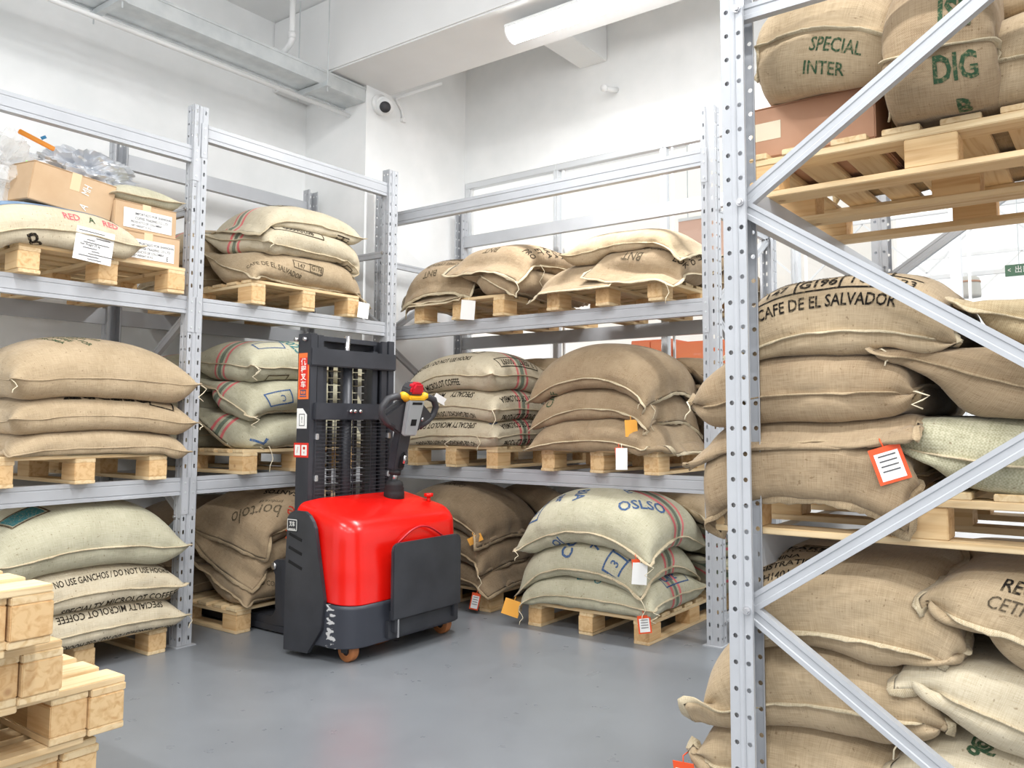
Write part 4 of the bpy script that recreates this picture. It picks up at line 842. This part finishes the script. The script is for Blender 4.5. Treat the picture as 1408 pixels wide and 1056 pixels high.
hp_ = HF(-1.5, .5, -1, .5).box(-.28, .01, -.47, -.1, 2.484)
sack('A3s', 'small folded green-grey sack lying on the two small cartons', hp_, -.14, -.28, .42, .34, .10, 'jute_sage', None, yl, 1.2, k=2)
def crumple(name, label, cat, c, size, m, seed, sub=4, amp=.22, parent=None):
    from mathutils import noise
    bm = bmesh.new(); bmesh.ops.create_icosphere(bm, subdivisions=sub, radius=1); o_ = Vector((seed*3.1, seed*1.7, seed))
    for v in bm.verts:
        p = v.co.copy(); a = 1-2*abs(noise.noise(p*1.9+o_)); b = 1-2*abs(noise.noise(p*4.3+o_*2)); r = 1+amp*(.75*a+.45*b-.7); q_ = p*r
        v.co = Vector((q_.x*size[0], q_.y*size[1], q_.z*size[2]))
    me = bpy.data.meshes.new(name); bm.to_mesh(me); bm.free(); me.materials.append(M[m]); o = bpy.data.objects.new(name, me); link(o, parent); o.location = c
    if label: tag(o, label, cat)
    return o
crumple('foil_bag', 'crumpled silver foil liner heaped behind the tilted carton', 'foil bag', (-.36, -.46, 2.67), (.17, .23, .12), 'foil', 5, 5, .7)
pb = crumple('plastic_bag', 'clear plastic bag closed with an orange clip at the left edge', 'plastic bag', (-.35, -.93, 2.58), (.17, .22, .24), 'film', 9, 5, .45)
MB().box(-.008, .008, -.09, .09, -.012, .012).build('bag_clip', 'clip_orange', pb, bevel=.003).matrix_local = Matrix.Translation((.17, .15, .17))@Matrix.Rotation(-.28, 4, 'X')
MB().box(-.005, .005, -.012, .012, -.008, .008).build('blue_tab', 'blue_bit', pb).matrix_local = Matrix.Translation((.15, .19, .20))@Matrix.Rotation(.6, 4, 'X')
MB().box(-.004, .004, -.05, .05, -.035, .035).build('green_label', 'green_label', pb).matrix_local = Matrix.Translation((.165, .14, .0))@Matrix.Rotation(-.4, 4, 'X')
# data sheet hanging on the blue-backed sack, and the blue cloth on its back: parts of that sack
o3 = Vector(SKA3.location)
ds = MB().box(-.001, .001, -.095, .095, -.17, 0).build('data_sheet', 'paper', SKA3); ds.matrix_local = Matrix.Translation(Vector((.12, -.60, 2.265))-o3)@Matrix.Rotation(-.08, 4, 'X')@Matrix.Rotation(.05, 4, 'Y')
flat_print('sheet_text', [('t', 'Net Weight 35 kg', -.02, -.085, .017, 0, .8)]+[('f', -.02+.03*(q % 3), -.018-.014*q, .13-.03*(q % 4), .004, 0) for q in range(11) if q != 5], 'ink_paper', ds, (.001, 0, 0), (0, 1, 0), (0, 0, 1))
crumple('green_knot', 'green plastic bag end tied in a knot behind the floor sacks', 'plastic bag', (-.25, -.06, .66), (.05, .05, .06), 'green_bag', 3, 4, .5)
# carton under the sack on the top right shelf
cb = carton('pink-brown carton under the slumped sack on the top right shelf', (3.675, .16, 2.148), (.40, .47, .172), .0, m='cardboard_pink')
box('tape_patch', -.201, -.10, -.2362, -.2352, .06, .12, 'paper_tape', cb)

# ================================================================== the red walkie stacker
T = empty('pallet_stacker', (0, 0, 0)); T.location = (.8, .72, 0); tag(T, 'red and black walkie pallet stacker standing in front of the left rack', 'forklift')
OFF = Vector((-.8, -.72, 0))
class TB(MB):
    def build(s, name, m, parent=None, **k):
        s.v = [tuple(Vector(p)+OFF) for p in s.v] if parent is T else s.v
        return MB.build(s, name, m, parent, **k)
def tb(name, x0, x1, y0, y1, z0, z1, m, bevel=.003, parent=None): return TB().box(x0, x1, y0, y1, z0, z1).build(name, m, parent or T, bevel=bevel)
def rloop(x0, x1, y0, y1, rr, rf, n=7):
    """plan outline: big radius at the rear (+x), small at the mast side"""
    pts = []
    for cx, cy, a0, r in ((x1-rr, y0+rr, -90, rr), (x1-rr, y1-rr, 0, rr), (x0+rf, y1-rf, 90, rf), (x0+rf, y0+rf, 180, rf)):
        for i in range(n): a = math.radians(a0+90*i/(n-1)); pts.append((cx+r*math.cos(a), cy+r*math.sin(a)))
    return pts
def loft(rows, capz=True):
    v, f = [], []
    n = len(rows[0])
    for r in rows: v += r
    for i in range(len(rows)-1):
        for j in range(n): f.append((i*n+j, i*n+(j+1) % n, (i+1)*n+(j+1) % n, (i+1)*n+j))
    f.append(tuple(range(n))[::-1]); f.append(tuple((len(rows)-1)*n+j for j in range(n))); return v, f
BX0, BX1, BY0, BY1 = .61, 1.09, .275, 1.185
rows = []
def topz(x, z): return z-max(0, (x-.62))*.20 if z > .5 else z-max(0, x-.85)*.10*(z < .4)
prof = [(0, .325), (.002, .33), (.0, .45), (.004, .60), (.012, .70)]+[(.012+.085*(1-math.cos(math.radians(a))), .745+.085*math.sin(math.radians(a))) for a in (10, 25, 40, 55, 70, 83)]+[(.16, .842), (.22, .85)]
for ins, z in prof:
    rr = max(.13-ins*.4, .03); lp = rloop(BX0+ins*.25, BX1-ins-.02*max(0, z-.33), BY0+ins*.7, BY1-ins*.6, rr, max(.04-ins*.1, .01))
    rows.append([(x, y, topz(x, z)) for x, y in lp])
v, f = loft(rows); TB().add(v, f).build('hood', 'poly_red', T, smooth=True)
v, f = loft([[(x, y, z) for x, y in rloop(BX0+.0, BX1+.012, BY0-.008, BY1+.008, .135, .02)] for z in (.085, .09, .20, .30, .318)]); TB().add([(x, y, z if z < .25 else z-max(0, x-.85)*.08) for x, y, z in v], f).build('chassis', 'steel_scraped', T, smooth=True)
# scraped paint is placed in world metres: move the mesh origin back
pan = [(.599, .028), (.804, .036), (.913, .175), (.931, .331), (.845, .70), (.825, .735), (.795, .765), (.755, .785), (.665, .785), (.63, .77), (.608, .745), (.597, .46)]
for y0 in (.250, 1.184): TB().prism(pan, 1, y0, y0+.022).build('side_panel', 'steel_black', T, bevel=.002)
for (x0, z0, x1, z1) in ((.631, .658, .739, .628), (.629, .585, .742, .554), (.630, .508, .745, .476)):
    d = Vector((x1-x0, 0, z1-z0)); MB().box(0, d.length, -.0022, .003, -.008, .008).build('louvre', 'near_black', T).matrix_local = Matrix.Translation(Vector((x0, .25, z0))+OFF)@rot_to(d)  # raised dark bars: the slots' inner shade is their colour
pl = tb('name_plate', .612, .70, .2475, .2505, .672, .742, 'steel_black', .001)
flat_print('plate_text', [('r', 0, 0, .084, .062, .004, 0), ('t', '叉车', 0, .004, .03, 0, .8, .02), ('f', 0, -.022, .06, .004, 0)], 'white_print', pl, Vector((.656, .2475, .707))+OFF, (1, 0, 0), (0, 0, 1))
# folded foot platform at the back
pts = [(.53, .20), (1.075, .20), (1.075, .55)]+[(1.035+.04*math.cos(math.radians(a)), .57+.04*math.sin(math.radians(a))) for a in (0, 30, 60, 90)]+[(.57+.04*math.cos(math.radians(a)), .57+.04*math.sin(math.radians(a))) for a in (90, 120, 150, 180)]
TB().prism(pts, 0, 1.135, 1.160).build('foot_platform', 'steel_black', T, bevel=.005)
for y in (.555, 1.03): tb('platform_hinge', 1.09, 1.145, y, y+.03, .13, .24, 'steel_black')
tb('platform_bar', 1.092, 1.125, .53, 1.09, .10, .19, 'steel_black')
tb('gas_strut', 1.14, 1.152, .575, .587, .10, .22, 'chrome', .002)
TB().tube([(1.096, .62+.36*i/16, .60+.075*math.sin(math.pi*i/16)) for i in range(17)], .006, 6).build('hood_dark_arc', 'red_cap', T, smooth=True)  # raised arc in a deeper red, drawn for the shade of a groove
def wheel(name, x, y, r, w, swivel=True):
    e = empty(name, Vector((x, y, r))+OFF); e.parent = T
    prof = [(r*.45, -w/2), (r*.55, -w/2), (r*.6, -w*.42), (r*.93, -w/2), (r, -w*.36), (r, w*.36), (r*.93, w/2), (r*.6, w*.42), (r*.55, w/2), (r*.45, w/2)]
    n = 24; v = []; f = []
    for i in range(n):
        a = 2*math.pi*i/n
        for rad, yy in prof: v.append((rad*math.cos(a), yy, rad*math.sin(a)))
    k = len(prof)
    for i in range(n):
        for j in range(k): f.append((i*k+j, i*k+(j+1) % k, ((i+1) % n)*k+(j+1) % k, ((i+1) % n)*k+j))
    MB().add(v, f).build('tyre', 'wheel', e, smooth=True)
    MB().tube([(0, -w*.40, 0), (0, w*.40, 0)], r*.5, 16).build('hub', 'rubber', e, smooth=True); MB().tube([(0, -w*.7, 0), (0, w*.7, 0)], r*.18, 10).build('axle', 'chrome', e, smooth=True)
    if swivel:
        for s in (-1, 1): MB().prism([(-r*.35, -r*.2), (r*.35, -r*.2), (r*.65, r*1.1), (-r*.65, r*1.1)], 1, s*w*.62-.004, s*w*.62+.004).build('fork_plate', 'steel_black', e)
        MB().box(-r*.8, r*.8, -w*.7, w*.7, r*1.05, r*1.2).build('swivel_plate', 'steel_black', e)
wheel('caster_wheel', 1.00, .365, .062, .045); wheel('caster_wheel', 1.00, 1.085, .062, .045); wheel('drive_wheel', .86, .70, .105, .075, False)
# mast
for s, y in ((1, .40), (-1, 1.055)):
    q = lambda a, b: (min(y+s*a, y+s*b), max(y+s*a, y+s*b))
    m1 = TB().prism([(.47, 0), (.585, 0), (.585, .048), (.565, .048), (.565, .016), (.49, .016), (.49, .048), (.47, .048)], 2, .06, 1.79)
    m1.v = [(a, y+s*b, c) for a, b, c in m1.v]; m1.build('outer_mast_rail', 'steel_black', T, bevel=.002)
    m2 = TB().prism([(.48, .054), (.578, .054), (.578, .10), (.56, .10), (.56, .070), (.50, .070), (.50, .10), (.48, .10)], 2, .10, 1.785)
    m2.v = [(a, y+s*b, c) for a, b, c in m2.v]; m2.build('inner_mast_rail', 'steel_black', T, bevel=.002)
    tb('fork_rail', .47, .55, *q(.105, .15), .10, 1.72, 'steel_black')
tb('mast_cross_bar', .56, .60, .393, 1.062, 1.600, 1.705, 'steel_black', .006); tb('mast_cross_bar', .575, .607, .425, 1.045, 1.285, 1.385, 'steel_black', .004)
tb('mast_head', .46, .54, .50, .95, 1.755, 1.785, 'steel_black'); tb('mast_head', .455, .465, .43, 1.03, 1.70, 1.775, 'steel_black')
TB().tube([(.53, .713, .35), (.53, .713, 1.62)], .036, 16).build('lift_cylinder', 'steel_black', T, smooth=True); TB().tube([(.53, .713, 1.62), (.53, .713, 1.80)], .018, 12).build('lift_rod', 'chrome', T, smooth=True)
for y in (.585, .655, .775, .845):
    c = TB()
    for q_ in range(66):
        z = .30+q_*.021
        if q_ % 2: c.box(.528, .552, y-.009, y+.009, z, z+.019)
        else: c.box(.532, .548, y-.013, y+.013, z-.003, z+.016)
    co_ = c.build('lift_chain', 'chain', T); co_['kind'] = 'stuff'
g = TB()
for q_ in range(21): g.box(.588, .592, .44, 1.02, .835+q_*.0215, .8385+q_*.0215)
for y in (.44, .58, .72, .86, 1.018): g.box(.592, .595, y-.002, y+.002, .82, 1.285)
g.build('guard_mesh', 'steel_black', T)['kind'] = 'stuff'
for y in (.45, 1.01):
    for z in (.93, 1.17): tb('mesh_clip', .575, .600, y-.012, y+.012, z, z+.035, 'chrome')
for y in (.68, .713, .755): TB().tube([(.607, y, 1.337), (.622, y, 1.337)], .011, 8).build('bolt_head', 'chrome', T, smooth=True)
for y in (.385, .40): TB().tube([(.49+(y-.385)*4, y-.025, 1.755), (.49+(y-.385)*4, y, 1.755)], .012, 8).build('roller_pin', 'chrome', T, smooth=True)
st = tb('brand_sticker', .480, .575, .3975, .3995, 1.405, 1.675, 'sticker_orange', .0005)
sx = OFF+Vector((.5275, .3975, 0))
flat_print('sticker_field', [('f', 0, 0, .074, .185, 0)], 'sticker_red', st, sx+Vector((0, 0, 1.555)), (1, 0, 0), (0, 0, 1), .0006)
flat_print('sticker_text', [('t', ch, 0, .066-.044*i, .043, 0, 1.15, .02) for i, ch in enumerate('优程叉车')], 'white_print', st, sx+Vector((0, 0, 1.555)), (1, 0, 0), (0, 0, 1))
flat_print('sticker_emblem', [('r', 0, 0, .05, .03, .006, 0), ('t', 'Y', 0, 0, .03, 0), ('f', 0, -.024, .06, .006, 0)], 'ink_blue', st, sx+Vector((0, 0, 1.445)), (1, 0, 0), (0, 0, 1))
wl = TB().prism([(.475, 1.235), (.565, 1.235), (.565, 1.315), (.525, 1.352), (.475, 1.352)], 1, .3975, .3995).build('warning_label', 'paper', T)
flat_print('warning_marks', [('r', 0, 0, .05, .07, .004, 0), ('t', '!', 0, 0, .05, 0)], 'ink_paper', wl, sx+Vector((-.005, 0, 1.285)), (1, 0, 0), (0, 0, 1))
dl = tb('danger_label', .455, .585, .3965, .3995, 1.068, 1.152, 'sticker_red', .0005)
flat_print('danger_fields', [('f', -.03, 0, .048, .06, 0), ('f', .03, 0, .048, .06, 0)], 'white_print', dl, OFF+Vector((.52, .3965, 1.11)), (1, 0, 0), (0, 0, 1), .0006)
flat_print('danger_marks', [('t', '/', -.03, 0, .05, 0), ('f', .03, .012, .02, .015, 0), ('t', 'v', .03, -.012, .03, 0)], 'ink_red', dl, OFF+Vector((.52, .3965, 1.11)), (1, 0, 0), (0, 0, 1))
# fork carriage, forks and straddle legs
for y in (.50, .86):
    fk = TB().prism([(.34, .03), (.34, .44), (.16, .44), (.15, .43), (.13, .385), (.13, .40)], 1, y, y+.012)
    TB().prism([(.35, .055), (.35, .42), (.28, .44), (.18, .44), (.145, .425), (.135, .39), (.165, .345), (.175, .14), (.14, .10), (-.85, .075), (-.85, .06), (.17, .045)], 1, y, y+.16).build('lift_fork', 'steel_black', T, bevel=.004)
    TB().tube([(.165, y-.012, .40), (.165, y+.0, .40)], .022, 12).build('pivot_bolt', 'chrome', T, smooth=True)
tb('fork_carriage', .31, .36, .44, 1.06, .12, .46, 'steel_black')
for y in (.475, .835): tb('load_leg', -.75, .60, y+.02, y+.19, .012, .05, 'steel_black')
# tiller
tp = Vector((.775, .89, .845))
n_ = 14
TB().add(*loft([[(tp.x+r*math.cos(2*math.pi*i/n_), tp.y+r*math.sin(2*math.pi*i/n_), tp.z+z) for i in range(n_)] for r, z in ((.062, -.06), (.062, .0), (.058, .018), (.060, .022), (.054, .038), (.056, .042), (.05, .062), (.034, .075))])).build('tiller_boot', 'rubber', T, smooth=True)
TB().tube([(.775, .89, .90), (.785, .89, .985)], .017, 12).build('tiller_shaft', 'chrome', T, smooth=True); TB().tube([(.778, .89, .955), (.783, .89, .985)], [.036, .036], 14).build('tiller_collar', 'rubber', T, smooth=True)
ax = (Vector((.90, .885, 1.42))-Vector((.782, .89, .985))).normalized()
AM = Matrix.Translation(Vector((.782, .89, .985))+OFF)@ax.to_track_quat('Z', 'Y').to_matrix().to_4x4()
def arm(name, mb, m, **k):
    o = mb.build(name, m, T, **k); o.matrix_local = AM; return o
# local axes of AM: z along the arm; find which local axis points to the operator (+x world)
LX = AM.to_3x3().inverted()@Vector((1, 0, 0)); 
def lp_(x, y, z):
    """x toward the operator, y along world y, z up the arm"""
    ey = AM.to_3x3().inverted()@Vector((0, 1, 0)); ey.z = 0; ey.normalize(); ex = ey.cross(Vector((0, 0, 1))); return ex*x+ey*y+Vector((0, 0, z))
class AB(MB):
    def build(s, name, m, parent=None, **k):
        s.v = [tuple(lp_(*p)) for p in s.v]; o = MB.build(s, name, m, T, **k); o.matrix_local = AM; return o
AB().prism([(-.042, 0), (.042, 0), (.05, .16), (.046, .30), (-.046, .30), (-.05, .16)], 0, -.028, .03).build('tiller_arm', 'steel_black', bevel=.006)
AB().prism([(-.012, .02), (.03, .02), (.03, .09), (.012, .12), (-.012, .09)], 0, .03, .042).build('cable_port', 'near_black', bevel=.003)
AB().tube([(.044, .012, .05), (.046, .016, .075), (.044, .012, .10)], .009, 8).build('cable_gland', 'chrome', smooth=True)
AB().prism([(-.05, .23), (.05, .23), (.064, .45), (-.064, .45)], 0, .035, .075).build('control_panel', 'grey_plastic', bevel=.008)
AB().box(.0755, .0765, -.022, .022, .295, .335).build('battery_display', 'near_black'); AB().box(.0755, .0765, -.04, .04, .425, .44).build('display_slot', 'near_black')
AB().prism([(-.05, .23), (.05, .23), (.20, .30), (.21, .34), (.07, .44), (-.07, .44), (-.21, .34), (-.20, .30)], 0, -.025, .034).build('tiller_head', 'handle_black', bevel=.012)
for s in (-1, 1):
    AB().tube([(.02, s*.055, .455), (.02, s*.13, .462), (.02, s*.19, .445), (.02, s*.222, .40), (.02, s*.215, .35), (.02, s*.175, .31), (.02, s*.11, .275)], .021, 12).build('grip', 'handle_black', smooth=True)
    AB().tube([(.035, s*.055, .455), (.035, s*.095, .475), (.035, s*.10, .49)], [.026, .024, .012], 10).build('throttle', 'yellow', smooth=True)
AB().box(.02, .075, -.06, .06, .45, .475).build('yellow_bar', 'yellow', bevel=.006)
AB().prism([(-.055, .47), (.055, .47), (.055, .51), (.03, .545), (-.03, .545), (-.055, .51)], 0, -.03, .05).build('head_cap', 'handle_black', bevel=.008)
AB().prism([(-.047, .485), (.047, .485), (.05, .525), (.03, .555), (-.03, .555), (-.05, .525)], 0, .012, .066).build('reverse_button', 'red_cap', bevel=.012)
AB().tube([(.05, .085, .33), (.062, .088, .33)], .012, 8).build('key_switch', 'chrome', smooth=True)
TB().tube([(.90, 1.06, .78), (.90, 1.06, .815)], .012, 10).tube([(.90, 1.06, .815), (.90, 1.06, .835)], .028, 14).build('emergency_stop', 'poly_red', T, smooth=True)

# ================================================================== ceiling services, lamp, camera
dt = empty('cable_duct', (-.64, -3, 3.86)); tag(dt, 'galvanised cable duct hung under the ceiling along the left wall', 'duct')
MB().box(-.13, .13, 0, 4.73, 0, .115).build('duct_body', 'galvanised', dt)
for y in (.6, 2.6, 4.35): MB().box(-.133, .133, y, y+.05, -.003, .118).build('duct_joint', 'galvanised', dt)
MB().box(-.135, -.115, 0, 4.73, -.012, .0).build('duct_lip', 'galvanised', dt); MB().box(.115, .135, 0, 4.73, .1, .119).build('duct_lip', 'galvanised', dt)
for k_, y in enumerate((-.25, 1.29)):
    hg = empty('trapeze_hanger', (-.60, y, 3.815)); tag(hg, ('trapeze hanger with threaded rods at the far end of the duct' if k_ else 'trapeze hanger with threaded rods near the top left corner'), 'hanger')
    MB().box(-.20, .19, -.02, .02, 0, .04).build('strut_channel', 'galvanised', hg)
    for x in (-.185, .17): MB().tube([(x, 0, -.04), (x, 0, .78)], .005, 6).build('threaded_rod', 'galvanised', hg)
cp = empty('conduit_pipe', (-.70, -3, 3.785)); tag(cp, 'long white conduit running under the duct along the left wall', 'pipe'); MB().tube([(0, 0, 0), (0, 4.73, 0)], .017, 10).build('pipe', 'white_plastic', cp, smooth=True)
dp = empty('drain_pipe', (-.60, 1.085, 4.10)); tag(dp, 'white drain pipe with an elbow dropping from the ceiling', 'pipe')
MB().tube([(0, 0, .5), (0, 0, .06), (-.012, 0, .03), (-.04, 0, .008), (-.09, 0, -.02), (-.13, 0, -.06), (-.13, 0, -.125)], .022, 12).build('pipe', 'white_plastic', dp, smooth=True); MB().tube([(0, 0, .06), (0, 0, .11)], .027, 12).build('coupling', 'white_plastic', dp, smooth=True)
cd = empty('wall_conduit', (-.5, 2.08, 3.83)); tag(cd, 'thin white conduit bent round the pier beside the security camera', 'pipe')
MB().tube([(.018, .05, 0), (.018, .03, .08), (.018, -.03, .14), (.03, -.045, .150), (.06, -.05, .153), (.55, -.05, .153)], .013, 8).build('pipe', 'white_plastic', cd, smooth=True); MB().box(0, .03, .03, .07, -.02, .01).build('end_clip', 'white_plastic', cd)
sp = empty('pipe_stub', (1.143, 2.93, 3.975)); tag(sp, 'short white pipe stub sticking out of the wall above the window', 'pipe')
MB().tube([(0, 0, .0), (.0, -.20, -.05)], .022, 12).build('pipe', 'white_plastic', sp, smooth=True); MB().tube([(0, -.18, -.045), (0, -.21, -.0525)], .028, 12).build('collar', 'white_plastic', sp, smooth=True)
cc = empty('security_camera', (-.5, 1.87, 3.86)); cc.scale = (1.35, 1.35, 1.35); tag(cc, 'white dome security camera on the pier below the ceiling beam', 'security camera')
MB().tube([(0, 0, .01), (.03, 0, .01)], .062, 20).build('base', 'white_plastic', cc, smooth=True)
MB().tube([(.03, 0, .01), (.06, -.01, 0)], [.05, .045], 16).build('bracket', 'white_plastic', cc, smooth=True)
bm = bmesh.new(); bmesh.ops.create_uvsphere(bm, u_segments=20, v_segments=12, radius=.052); me = bpy.data.meshes.new('eyeball'); bm.to_mesh(me); bm.free(); me.materials.append(M['white_plastic']); me.shade_smooth(); eb = bpy.data.objects.new('eyeball', me); link(eb, cc); eb.location = (.07, -.015, -.02)
fd = (Vector(CAM_POS)-Vector((-.43, 1.855, 3.84))).normalized()
ln = MB().tube([(0, 0, 0), (.012, 0, 0)], .033, 20).build('lens_window', 'handle_black', cc, smooth=True); ln.matrix_local = Matrix.Translation(Vector((.07, -.015, -.02))+fd*.043)@rot_to(fd)
rg = MB().tube([(0, 0, 0), (.010, 0, 0)], .038, 20).build('lens_ring', 'white_plastic', cc, smooth=True); rg.matrix_local = Matrix.Translation(Vector((.07, -.015, -.02))+fd*.036)@rot_to(fd)
def batten(x, y, z, label, L=1.25):
    t = empty('batten_lamp', (x, y, z)); tag(t, label, 'lamp', 'batten lamps under the ceiling')
    box('lamp_tray', -.01, L+.01, -.085, .085, .05, .075, 'white_plastic', t, bevel=.004)
    n = 10; v = []; f = []
    for xx in (0, L):
        for i in range(n+1): a = math.pi*i/n; v.append((xx, -.07*math.cos(a), .05-.075*math.sin(a)))
    for i in range(n): f.append((i, i+1, n+2+i, n+1+i))
    f += [tuple(range(n+1)), tuple(range(n+1, 2*n+2))[::-1]]
    MB().add(v, f).build('diffuser', 'lamp_diffuser', t, smooth=True)
    for xx in (-.012, L): MB().prism([(-.074*math.cos(math.pi*i/n), .052-.08*math.sin(math.pi*i/n)) for i in range(n+1)], 0, xx, xx+.012).build('end_cap', 'white_plastic', t)
    for xx in (.1, L-.1): MB().tube([(xx, 0, .075), (xx, 0, .13)], .006, 6).build('hook', 'galvanised', t)
    ld = bpy.data.lights.new('lamp_light', 'AREA'); ld.shape = 'RECTANGLE'; ld.size = L; ld.size_y = .15; ld.energy = LAMP_POWER; ld.color = (1, 1, .99); lo = bpy.data.objects.new('lamp_light', ld); link(lo, t); lo.location = (L/2, 0, -.035)
    return t
batten(1.13, 1.58, 3.87, 'bright batten lamp under the ceiling beam, top centre')
for k_, (x, y) in enumerate([(1.1, -1.6), (3.6, 1.58), (3.6, -1.6), (1.1, -4.4), (3.6, -4.4), (6.1, -1.6), (6.1, -4.4)]):  # unseen repeats of the batten, added to light the room
    batten(x, y, 3.87 if y > 1 else 4.47, 'added batten lamp out of view above the aisle, %s' % ('near the left rack', 'over the near right rack', 'over the camera', 'behind the pallet pile', 'behind the camera', 'at the far right', 'at the far right behind the camera')[k_])
# notice on the pier
nt_ = MB().box(-.5, -.4985, 1.90, 2.12, 1.98, 2.28).build('wall_notice', 'paper'); tag(nt_, 'white printed notice on the pier behind the leftmost window sack', 'notice')
flat_print('notice_print', [('t', '品 質', 0, .06, .06, 0), ('f', 0, .0, .12, .008, 0), ('f', 0, -.03, .12, .008, 0)], 'ink_paper', nt_, (-.4985, 2.01, 2.15), (0, 1, 0), (0, 0, 1))
obj('notice_mark', [(-.497, 1.96, 2.02), (-.497, 2.04, 2.02), (-.497, 2.02, 2.06), (-.497, 1.97, 2.08)], [(0, 1, 2, 3)], 'jute_dark', nt_)

# ================================================================== beyond the glass
structure(box('wall_hall', -9, 1.9, 9.0, 9.2, 0, 6, 'hall_paint'))
for k_, (x0, x1, z1) in enumerate(((.30, .76, 2.10), (.80, 1.60, 2.06))):
    cbn = empty('display_cabinet', ((x0+x1)/2, 4.6, 0)); tag(cbn, ('narrow' if k_ == 0 else 'wide')+' orange cabinet standing beyond the window glass', 'cabinet'); w_ = (x1-x0)/2
    box('cabinet_body', -w_, w_, 0, .4, .08, z1, 'orange_board', cbn, bevel=.004); box('plinth', -w_+.02, w_-.02, .03, .38, 0, .08, 'steel_black', cbn)
    for s in (-1, 1): d_ = box('cabinet_door', min(s*.004, s*(w_-.01)), max(s*.004, s*(w_-.01)), -.02, 0, .10, z1-.02, 'orange_board', cbn, bevel=.003); MB().box(s*.03-.006, s*.03+.006, -.045, -.02, 1.0, 1.2).build('handle', 'chrome', d_)
hb = empty('hanging_board', (1.1, 4.7, 2.85)); tag(hb, 'haze-paled orange board with a white frame hung beyond the window', 'board'); box('panel', -.3, .5, 0, .03, 0, .45, 'hazed_board', hb)  # panel colour is orange made paler to carry the haze of the glass
for q in ((-.3, .5, .44, .47), (-.3, .5, -.02, .01)): box('frame_rail', q[0], q[1], -.01, .03, q[2], q[3], 'white_plastic', hb)
for x in (-.2, .4): MB().tube([(x, .01, .46), (x, .01, 1.9)], .006, 6).build('hanging_wire', 'galvanised', hb)
for k_, (x, y, z) in enumerate(((3.18, 6.5, 2.54), (2.25, 6.5, 2.56), (1.05, 6.5, 2.55))):
    pn = empty('pendant_lamp', (x, y, z)); tag(pn, '%s pale concrete pendant lamp hanging in the bright hall' % ('rightmost', 'middle', 'leftmost')[k_], 'pendant lamp', 'pendant lamps in the hall')
    n = 20; MB().add(*loft([[(r*math.cos(2*math.pi*i/n), r*math.sin(2*math.pi*i/n), zz) for i in range(n)] for r, zz in ((.104, 0), (.107, .03), (.102, .13), (.094, .19), (.07, .21), (.03, .215))])).build('shade', 'concrete', pn, smooth=True)
    MB().tube([(0, 0, .215), (0, 0, .245)], .018, 10).build('cap', 'galvanised', pn, smooth=True); MB().tube([(0, 0, .245), (0, 0, 2.2)], .004, 6).build('cord', 'steel_black', pn)
    MB().add(*loft([[(r*math.cos(2*math.pi*i/n), r*math.sin(2*math.pi*i/n), zz) for i in range(n)] for r, zz in ((.1045, .145), (.1035, .165))])).build('copper_band', 'cardboard_pink', pn, smooth=True)
ex = empty('exit_sign', (3.58, 7, 2.80)); tag(ex, 'green emergency exit sign hanging in the bright hall', 'sign'); box('panel', -.13, .13, 0, .03, 0, .12, 'sign_green', ex)
flat_print('sign_symbols', [('t', '出口', .03, .0, .08, 0, .9, .01), ('t', '<', -.09, 0, .07, 0)], 'white_print', ex, (0, 0, .06), (1, 0, 0), (0, 0, 1)); MB().tube([(0, .015, .12), (0, .015, 2)], .005, 6).build('rod', 'galvanised', ex)
for k_, y in enumerate((8.0, 11.0)):
    tr = empty('roof_truss', (2.5, y, 3.0)); tag(tr, '%s pale steel roof truss of the bright hall' % ('nearer', 'farther')[k_], 'truss')
    for z in (0, .8): MB().box(-6, 6, -.025, .025, z, z+.05).build('chord', 'far_steel', tr)
    for i in range(16):
        x = -6+i*.75; d = Vector((.75, 0, .72 if i % 2 == 0 else -.72)); MB().box(0, d.length, -.012, .012, -.012, .012).build('web_member', 'far_steel', tr).matrix_local = Matrix.Translation((x, 0, .08 if i % 2 == 0 else .8))@rot_to(d)
for y in (4.71, 6.5): structure(box('hall_roof_beam', -6, 9, y-.04, y+.04, 4.74, 4.86, 'far_steel'))
for x in (-3.2, 8.3):
    for y in (8.0, 11.0): structure(box('hall_column', x-.1, x+.1, y-.1, y+.1, 0, 3.9, 'far_steel'))
